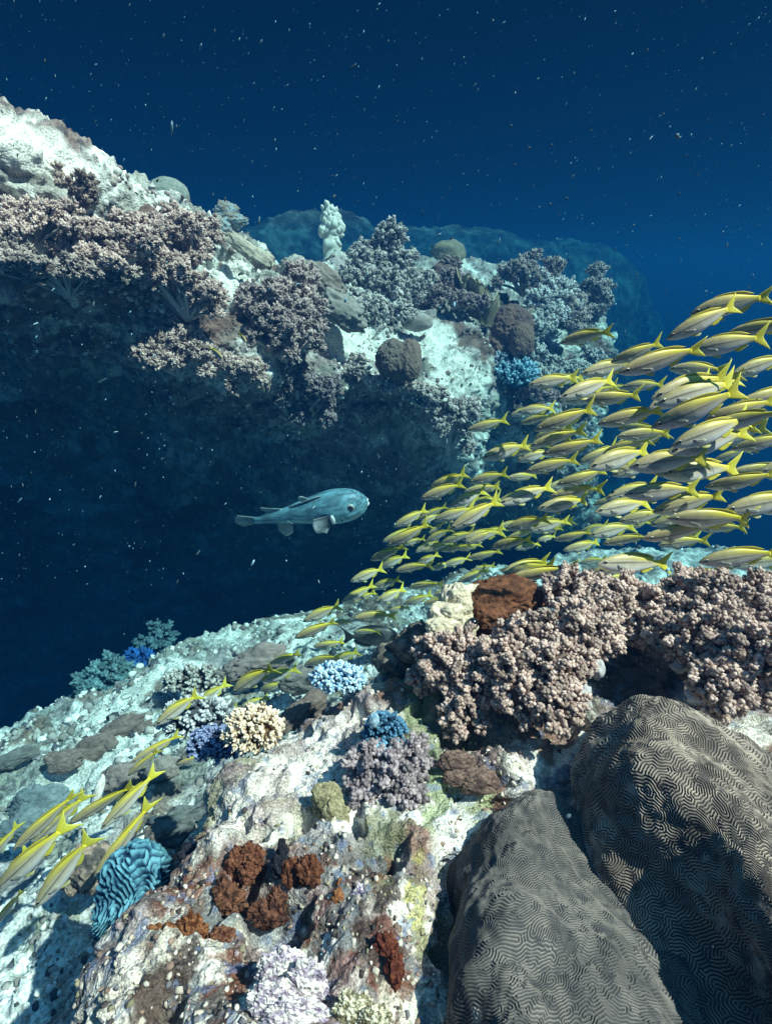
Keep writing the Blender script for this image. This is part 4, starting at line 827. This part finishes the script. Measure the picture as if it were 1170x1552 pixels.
FISH = '''925,549,1009,520 937,565,1072,524 1045,476,1176,446 1009,514,1128,458 1096,510,1215,484 1041,533,1172,508 1013,559,1104,560 941,587,1011,582 880,567,965,548
700,0,0,0 848,603,941,572 800,584,879,571 848,520,931,498 881,606,978,602 987,603,1106,568 993,613,1126,575 987,648,1138,590 1110,617,1225,586 1106,569,1200,538 1068,635,1190,608 1066,652,1196,618
905,643,1011,619 935,661,1021,655 945,676,1018,655 1040,666,1156,645 1010,687,1144,651 1017,676,1150,630 1106,681,1215,660 708,652,773,636 784,625,843,617 788,642,842,626
809,652,908,619 803,676,890,648 821,688,918,668 730,695,805,672 782,698,842,683 796,715,880,695 877,701,942,675 891,709,990,680 953,708,1076,690 927,720,1006,697 1001,719,1122,707 1080,698,1138,680 1148,716,1250,690 1068,738,1190,721
710,731,772,717 768,724,819,722 756,764,843,735 843,734,926,715 833,752,918,737 815,770,898,758 917,756,1002,730 945,750,1065,740 901,776,994,760 989,776,1103,747 937,790,1016,776 1011,785,1147,787 1096,774,1230,750 973,816,1098,792
766,802,835,782 800,804,866,788 817,808,854,800 893,812,964,795 913,824,990,808 839,818,900,807 853,834,914,822 744,830,809,812 780,832,821,824 997,826,1077,816 1058,852,1190,834 889,874,978,848 905,854,1022,854 1005,879,1103,862
760,867,833,846 766,879,878,856 708,846,763,836 712,867,752,856 700,818,767,804 681,802,763,757
651,739,710,718 637,756,706,732 680,768,740,742 703,745,760,736 596,798,651,773 634,787,679,766 657,789,723,769 580,821,626,798 586,826,655,795 611,826,646,815 644,822,686,799 640,835,689,821 666,834,719,826 668,822,722,805 705,823,764,802
561,849,616,827 575,860,619,842 599,865,657,852 630,856,666,840 652,863,686,853 531,881,585,861 517,913,571,887 525,914,573,898 563,892,609,877 568,914,617,892 670,857,716,846 692,883,740,863 619,891,674,880 611,916,656,902 656,903,694,889 641,916,690,902
459,942,519,915 447,967,512,940 504,946,536,940 535,938,602,927 590,925,622,920 475,980,523,975 462,1007,521,990 536,958,578,955 450,1017,486,1023 502,1004,545,987
353,1049,420,1003 237,1099,306,1047 295,1071,347,1036 396,1032,455,1013 394,1046,439,1036 442,1054,486,1034 365,1071,409,1058 408,1006,458,989 315,1095,364,1075 267,1159,318,1142
20,1289,123,1195 48,1281,138,1199 105,1249,212,1182 153,1257,243,1168 194,1176,245,1132 199,1156,277,1111 143,1329,238,1213 54,1376,148,1256 -4,1348,105,1252 -14,1367,50,1284 -10,1408,38,1340 -24,1309,33,1251 -30,1290,15,1262'''
fl = [tuple(float(x) for x in w.split(',')) for w in FISH.split()]
fl = [q for q in fl if q[2] > 0 or q[3] > 0]
# fish half hidden deeper inside the school
rq = random.Random(21); _main = [q for q in fl if q[0] > 560 and q[1] < 900]
DEEP = set()
for q in rq.sample(_main, 62):
    sx_ = rq.uniform(0.62, 0.85); ox, oy = rq.uniform(-45, 45), rq.uniform(-26, 26)
    mx, my = (q[0] + q[2]) / 2 + ox, (q[1] + q[3]) / 2 + oy; hx_, hy_ = (q[2] - q[0]) / 2 * sx_, (q[3] - q[1]) / 2 * sx_
    n_ = (round(mx - hx_, 1), round(my - hy_ + rq.uniform(-3, 3), 1), round(mx + hx_, 1), round(my + hy_, 1))
    if n_[0] > 600 and 560 < my < 880 and n_[0] - 585 > (905 - my) * 0.55 - 40: fl.append(n_); DEEP.add(n_)
SOLO = {(708, 652): 'lone small snapper ahead of the school, level with the ledge wall', (848, 520): 'lone snapper highest at the left, crossing in front of the ledge tip',
 (1009, 514): 'snapper close under the topmost one, tail overlapping it', (1045, 476): 'topmost snapper of the school at the upper right edge', (531, 881): 'pale snapper at the lower left tip of the school, just below the porcupinefish level',
 (517, 913): 'bright snapper leading the lowest left corner of the school above the seabed', (730, 695): 'snapper leading its row right below the lone small one', (1058, 852): 'large snapper low at the right edge, above the brown soft coral',
 (237, 1099): 'dark backed snapper nosing down alone over the pinkish thicket', (353, 1049): 'steep slanted snapper in front of the purple brown dome', (143, 1329): 'slanted snapper crossing the smooth brown lump at the lower left',
 (54, 1376): 'lowest long snapper of the slanted group at the lower left', (1011, 785): 'long snapper with broad yellow tail at the school’s lower right, mouth beside a paler one', (1001, 719): 'dark snapper with wide open yellow tail at the right middle of the school',
 (681, 802): 'pale bellied snapper with tall white yellow tail at the left middle', (450, 1017): 'small thin dark snapper just left of the blue white coral', (637, 756): 'snapper at the upper left front of the school, nearest the porcupinefish nose',
 (987, 648): 'longest dark backed snapper slanting across the right middle of the school'}
def ordw(n):
    w = ['first', 'second', 'third', 'fourth', 'fifth', 'sixth', 'seventh', 'eighth', 'ninth', 'tenth', 'eleventh', 'twelfth', 'thirteenth', 'fourteenth', 'fifteenth', 'sixteenth', 'seventeenth', 'eighteenth', 'nineteenth', 'twentieth']
    return w[n] if n < len(w) else str(n + 1) + 'th'
main = sorted([q for q in fl if (int(q[0]), int(q[1])) not in SOLO and q[0] >= 500 and q[1] < 935], key=lambda q: q[1])
low = sorted([q for q in fl if (int(q[0]), int(q[1])) not in SOLO and (q[0] < 500 or q[1] >= 935)], key=lambda q: q[0])
LAB = {}
rows = [main[i:i + 9] for i in range(0, len(main), 9)]
for ri, row in enumerate(rows):
    for ci, q in enumerate(sorted(row, key=lambda q: q[0])):
        look = 'small' if math.hypot(q[0] - q[2], q[1] - q[3]) < 62 else ('large' if math.hypot(q[0] - q[2], q[1] - q[3]) > 105 else 'mid sized')
        LAB[q] = f'{look} snapper, {ordw(ci)} from left in the {ordw(ri)} row down the main school'
for k, q in enumerate([q for q in low if q[1] > 1100]): LAB[q] = f'steeply slanted yellow tailed snapper, {ordw(k)} from the left in the lower left group'
for k, q in enumerate([q for q in low if q[1] <= 1100]): LAB[q] = f'yellow tailed snapper over the pale seabed, {ordw(k)} from the left below the main school'
rf = random.Random(7)
for k, q in enumerate(fl):
    hx, hy, tx, ty = q; Lp = math.hypot(tx - hx, ty - hy); vx = (hx + tx) / 2
    real = rf.uniform(0.215, 0.245); yaw = rf.uniform(-0.42, 0.16)
    if ty > 1100: real = 0.26; yaw = rf.uniform(-0.2, 0.1)
    d = F * real * math.cos(yaw) / Lp
    if q in DEEP: d *= 1.12
    d = min(max(d, 0.9), 3.4)
    if ty > 1100: d = min(d, 1.65)
    elif vx < 500: d = min(d, 3.0)
    dz = Lp * d / F * math.tan(yaw)
    head = U(hx, hy, d - dz / 2); tail = U(tx, ty, d + dz / 2)
    key = (int(hx), int(hy)); lab = SOLO.get(key) or LAB[q]
    t = thing('snapper', lab.replace('’', ''), 'fish', (0, 0, 0), 'school of yellow tailed snappers')
    S = SETS[rf.randrange(len(SETS))]
    for pk, me in S.items():
        o = bpy.data.objects.new(PARTN.get(pk, pk), me); COL.objects.link(o); o.parent = t
    pose(t, head, tail, rf.uniform(-0.35, 0.35), 0.64 if ty > 1100 else rf.uniform(0.88, 1.08))

# porcupinefish under the ledge; the water's blue cast is put into its grey colour
def porcupinefish():
    D = 4.4; t = thing('porcupinefish', 'large grey porcupinefish swimming right in the dark water under the ledge', 'fish', (0, 0, 0))
    PR = [(0, .016, -.024), (.012, .034, -.044), (.03, .056, -.080), (.05, .078, -.098), (.09, .104, -.116), (.15, .118, -.128), (.22, .130, -.132), (.3, .128, -.122), (.4, .108, -.098), (.5, .086, -.078), (.6, .066, -.062), (.7, .046, -.044), (.8, .030, -.030), (.86, .026, -.026)]
    WD = [(0, .02), (.02, .045), (.06, .075), (.15, .112), (.25, .118), (.4, .095), (.6, .055), (.75, .03), (.86, .012)]
    v, f, S, Z = fish_body(PR, WD, 0, 0, .86, 60, 48)
    c = lerp((0.20, 0.43, 0.52), (0.12, 0.27, 0.34), sst(-0.1, 0.8, Z)); c = lerp(c, (0.32, 0.56, 0.64), sst(0.35, 0.9, -Z))
    n = fbm(v * np.array([7, 40, 75]), 3, 3); c = c * (0.35 + 1.3 * n[:, None]); n2 = vn(v * np.array([9, 70, 110]), 13); c = c * (0.62 + 0.55 * sst(0.36, 0.56, n2))[:, None]
    spots = worley(v * 26, 4)[0] < 0.22; c = lerp(c, (0.10, 0.10, 0.10), spots * sst(-0.1, 0.3, Z) * 0.55)
    c = lerp(c, (0.60, 0.6, 0.56), np.exp(-((S - 0.11) / .03) ** 2) * sst(0.3, 0.6, -Z) * 0.6)
    v[:, 2] += (vn(np.stack([v[:, 0] * 8, Z * 9, Z * 0], 1), 3) - 0.5) * 0.006
    mesh('body', bendv(v, 0.03), f, M_PUFF, c, t)
    def fi(nm, root, tip, th, n=8, m=14, rip=0.0, c0=(0.18, 0.28, 0.31), c1=(0.36, 0.48, 0.50)):
        v, f, T = fin(root, tip, th, n, m, rip); rays = 0.75 + 0.5 * vn(np.stack([v[:, 2] * 120 + v[:, 0] * 120, v[:, 0] * 0, v[:, 1] * 0], 1), 5)[:, None]
        cc = lerp(np.array(c0), np.array(c1), sst(0.0, 1.0, T)) * rays; cc = lerp(cc, (0.85, 0.88, 0.88), sst(0.9, 1.0, T) * 0.8)
        return mesh(nm, bendv(v, 0.03), f, M_FIN, cc, t)
    fi('tail_fin', [(-.84, 0, .028), (-.85, 0, 0), (-.84, 0, -.028)], [(-.96, 0, .068), (-1.0, .01, .03), (-1.005, .02, -.02), (-.97, .02, -.06)], .006, 9, 16, .006)
    fi('dorsal_fin', [(-.60, 0, .060), (-.66, 0, .050), (-.72, 0, .036)], [(-.73, 0, .095), (-.77, .01, .10), (-.775, .01, .085)], .005, 8, 10)
    fi('dorsal_ridge', [(-.30, -.02, .126), (-.42, -.02, .104), (-.55, -.01, .076)], [(-.33, -.03, .139), (-.43, -.035, .124), (-.56, -.015, .082)], .004, 4, 12)
    fi('dorsal_spine', [(-.40, 0, .104), (-.43, 0, .10), (-.46, 0, .092)], [(-.44, 0, .142), (-.465, 0, .145), (-.48, 0, .125)], .004, 5, 8)
    fi('anal_fin', [(-.58, 0, -.062), (-.64, 0, -.054), (-.70, 0, -.042)], [(-.61, 0, -.165), (-.67, 0, -.19), (-.715, 0, -.13)], .005, 8, 12)
    fi('pelvic_fin', [(-.50, .02, -.076), (-.54, .02, -.07), (-.57, .02, -.064)], [(-.58, .05, -.12), (-.60, .05, -.115), (-.61, .05, -.10)], .004, 5, 8)
    for sg in (-1, 1):
        fi('pectoral_fin', [(-.275, sg * .112, .015), (-.272, sg * .116, -.025), (-.28, sg * .112, -.06)], [(-.385, sg * .150, .035), (-.395, sg * .172, -.01), (-.38, sg * .176, -.07), (-.325, sg * .165, -.105)], .005, 9, 18, .012, (0.05, 0.06, 0.07), (0.40, 0.44, 0.46))
        v, f = ico(3); w = v * np.array([.016, .012, .042]) + np.array([-.258, sg * .126, -.018])
        mesh('fin_base', w, f, M_PUFF, np.tile((0.9, 0.9, 0.88), (len(w), 1)), t)
        w = v * np.array([.030, .017, .030]) + np.array([-.118, sg * .088, .030]); rr = np.hypot(v[:, 0], v[:, 2])
        mesh('eye', w, f, M_EYE, np.where(rr[:, None] < 0.62, (0.008, 0.012, 0.016), np.where(rr[:, None] < 0.8, (0.10, 0.13, 0.14), (0.42, 0.44, 0.42))), t)
    for z, nm in ((.004, 'upper_lip'), (-.030, 'lower_lip')):
        a = np.linspace(-1, 1, 11); path = np.stack([-.004 - .018 * a * a, .024 * a, z + 0 * a], 1); vv, ff = tube(path, .010 * (1 - 0.5 * a * a) + 0.002, 10)
        mesh(nm, vv, ff, M_PUFF, np.tile((0.72, 0.73, 0.70), (len(vv), 1)), t)
    pose(t, U(557, 758, D), U(357, 797, D + 0.12), 0.25)
porcupinefish()
def grey_fish():
    t = thing('grey_fish', 'big dark grey fish swimming right behind small snappers over the pale seabed', 'fish', (0, 0, 0))
    PR = [(0, .01, -.02), (.03, .05, -.05), (.1, .12, -.10), (.22, .175, -.15), (.4, .185, -.17), (.58, .13, -.12), (.7, .06, -.055), (.78, .03, -.03)]
    WD = [(0, .01), (.05, .04), (.2, .08), (.4, .085), (.6, .05), (.78, .012)]
    v, f, S, Z = fish_body(PR, WD, 0, 0, .78); c = np.tile((0.085, 0.09, 0.09), (len(v), 1)) * (0.7 + 0.6 * fbm(v * 9, 3, 3)[:, None])
    mesh('body', v, f, M_FISH, c, t)
    def fi(nm, root, tip):
        v, f, T = fin(root, tip, .006, 7, 14); mesh(nm, v, f, M_FIN, np.tile((0.07, 0.08, 0.085), (len(v), 1)), t)
    fi('tail_fin', [(-.76, 0, .03), (-.775, 0, 0), (-.76, 0, -.03)], [(-1.0, 0, .24), (-.90, 0, .10), (-.89, 0, -.05), (-1.0, 0, -.24)])
    fi('dorsal_fin', [(-.2, 0, .165), (-.4, 0, .18), (-.6, 0, .115), (-.72, 0, .05)], [(-.25, 0, .20), (-.42, 0, .235), (-.62, 0, .19), (-.76, 0, .09)])
    fi('anal_fin', [(-.45, 0, -.16), (-.6, 0, -.11), (-.72, 0, -.05)], [(-.48, 0, -.2), (-.62, 0, -.18), (-.76, 0, -.09)])
    ev, ef = ico(2)
    for sg in (-1, 1): mesh('eye', ev * .018 + np.array([-.09, sg * .058, .05]), ef, M_EYE, np.tile((0.01, 0.01, 0.012), (len(ev), 1)), t)
    pose(t, U(607, 965, 3.5), U(512, 965, 3.5), 0.0)
grey_fish()
for k, (hx, hy, tx, ty, lab) in enumerate([(338, 543, 316, 526, 'small plain yellow green fish resting by the grey brown bush'), (374, 519, 362, 504, 'tiny ochre fish above the ragged bush on the ledge lip')]):
    t = thing('small_fish', lab, 'fish', (0, 0, 0))
    for pk, me in SETS[4].items():
        if pk.startswith(('pectoral', 'pelvic')): continue
        o = bpy.data.objects.new(PARTN.get(pk, pk), me); COL.objects.link(o); o.parent = t
    pose(t, U(hx, hy, 2.6), U(tx, ty, 2.65))

# ------------------------------------------------------------------ drifting particles in the water
def marine_snow():
    r = rng(777); n = 7000; d = 0.5 + 3.4 * r.random(n) ** 0.7; px = r.uniform(-20, 1190, n); py = r.uniform(-20, 1572, n)
    # keep it to open water: behind nothing solid matters, in front of the near reef there is little
    lim = np.where(py > 900, 0.75 + 0.0 * py, 4.0); ok = d < lim; px, py, d = px[ok], py[ok], d[ok]; n = len(d)
    P = Ua(np.stack([px, py, d], 1)); s = (0.0006 + 0.0022 * r.random(n) ** 5) * (0.5 + 0.45 * d); s = np.where(r.random(n) < 0.05, s * 2.4, s)
    tv, tf = ico(1); e = r.random(n)
    v, f = scatter_tpl(tv, tf, P, np.stack([s * 0.7, s * 0.7, s * (0.9 + 2.6 * e ** 2)], 1), frames(np.array([0.6, 0.1, 1.0]) + r.normal(size=(n, 3)) * 0.35))
    o = mesh('marine_snow', v, f, M_SNOW, np.repeat(np.array([[0.32, 0.62, 0.72]]) * (0.10 + 1.0 * r.random((n, 1)) ** 3), len(tv), 0)); tag(o, kind='stuff')
marine_snow()

# ------------------------------------------------------------------ the water itself, as a closed box of haze
def haze():
    x0, x1, y0, y1, z0, z1 = -40, 40, -8, 50, -22.0, 4.7
    v = np.array([(x, y, z) for x in (x0, x1) for y in (y0, y1) for z in (z0, z1)])
    f = np.array([(0, 1, 3, 2), (4, 6, 7, 5), (0, 4, 5, 1), (2, 3, 7, 6), (0, 2, 6, 4), (1, 5, 7, 3)])
    m = bpy.data.materials.new('sea_water'); m.use_nodes = True; n = m.node_tree.nodes; n.clear()
    out = n.new('ShaderNodeOutputMaterial'); pv = n.new('ShaderNodeVolumePrincipled')
    pv.inputs['Color'].default_value = (0.004, 0.048, 0.145, 1); pv.inputs['Absorption Color'].default_value = (0.0, 0.35, 0.48, 1)
    pv.inputs['Density'].default_value = 0.135; pv.inputs['Anisotropy'].default_value = 0.2
    m.node_tree.links.new(pv.outputs[0], out.inputs['Volume'])
    o = mesh('haze', v, f, m, smooth=False); tag(o, kind='stuff')
haze()
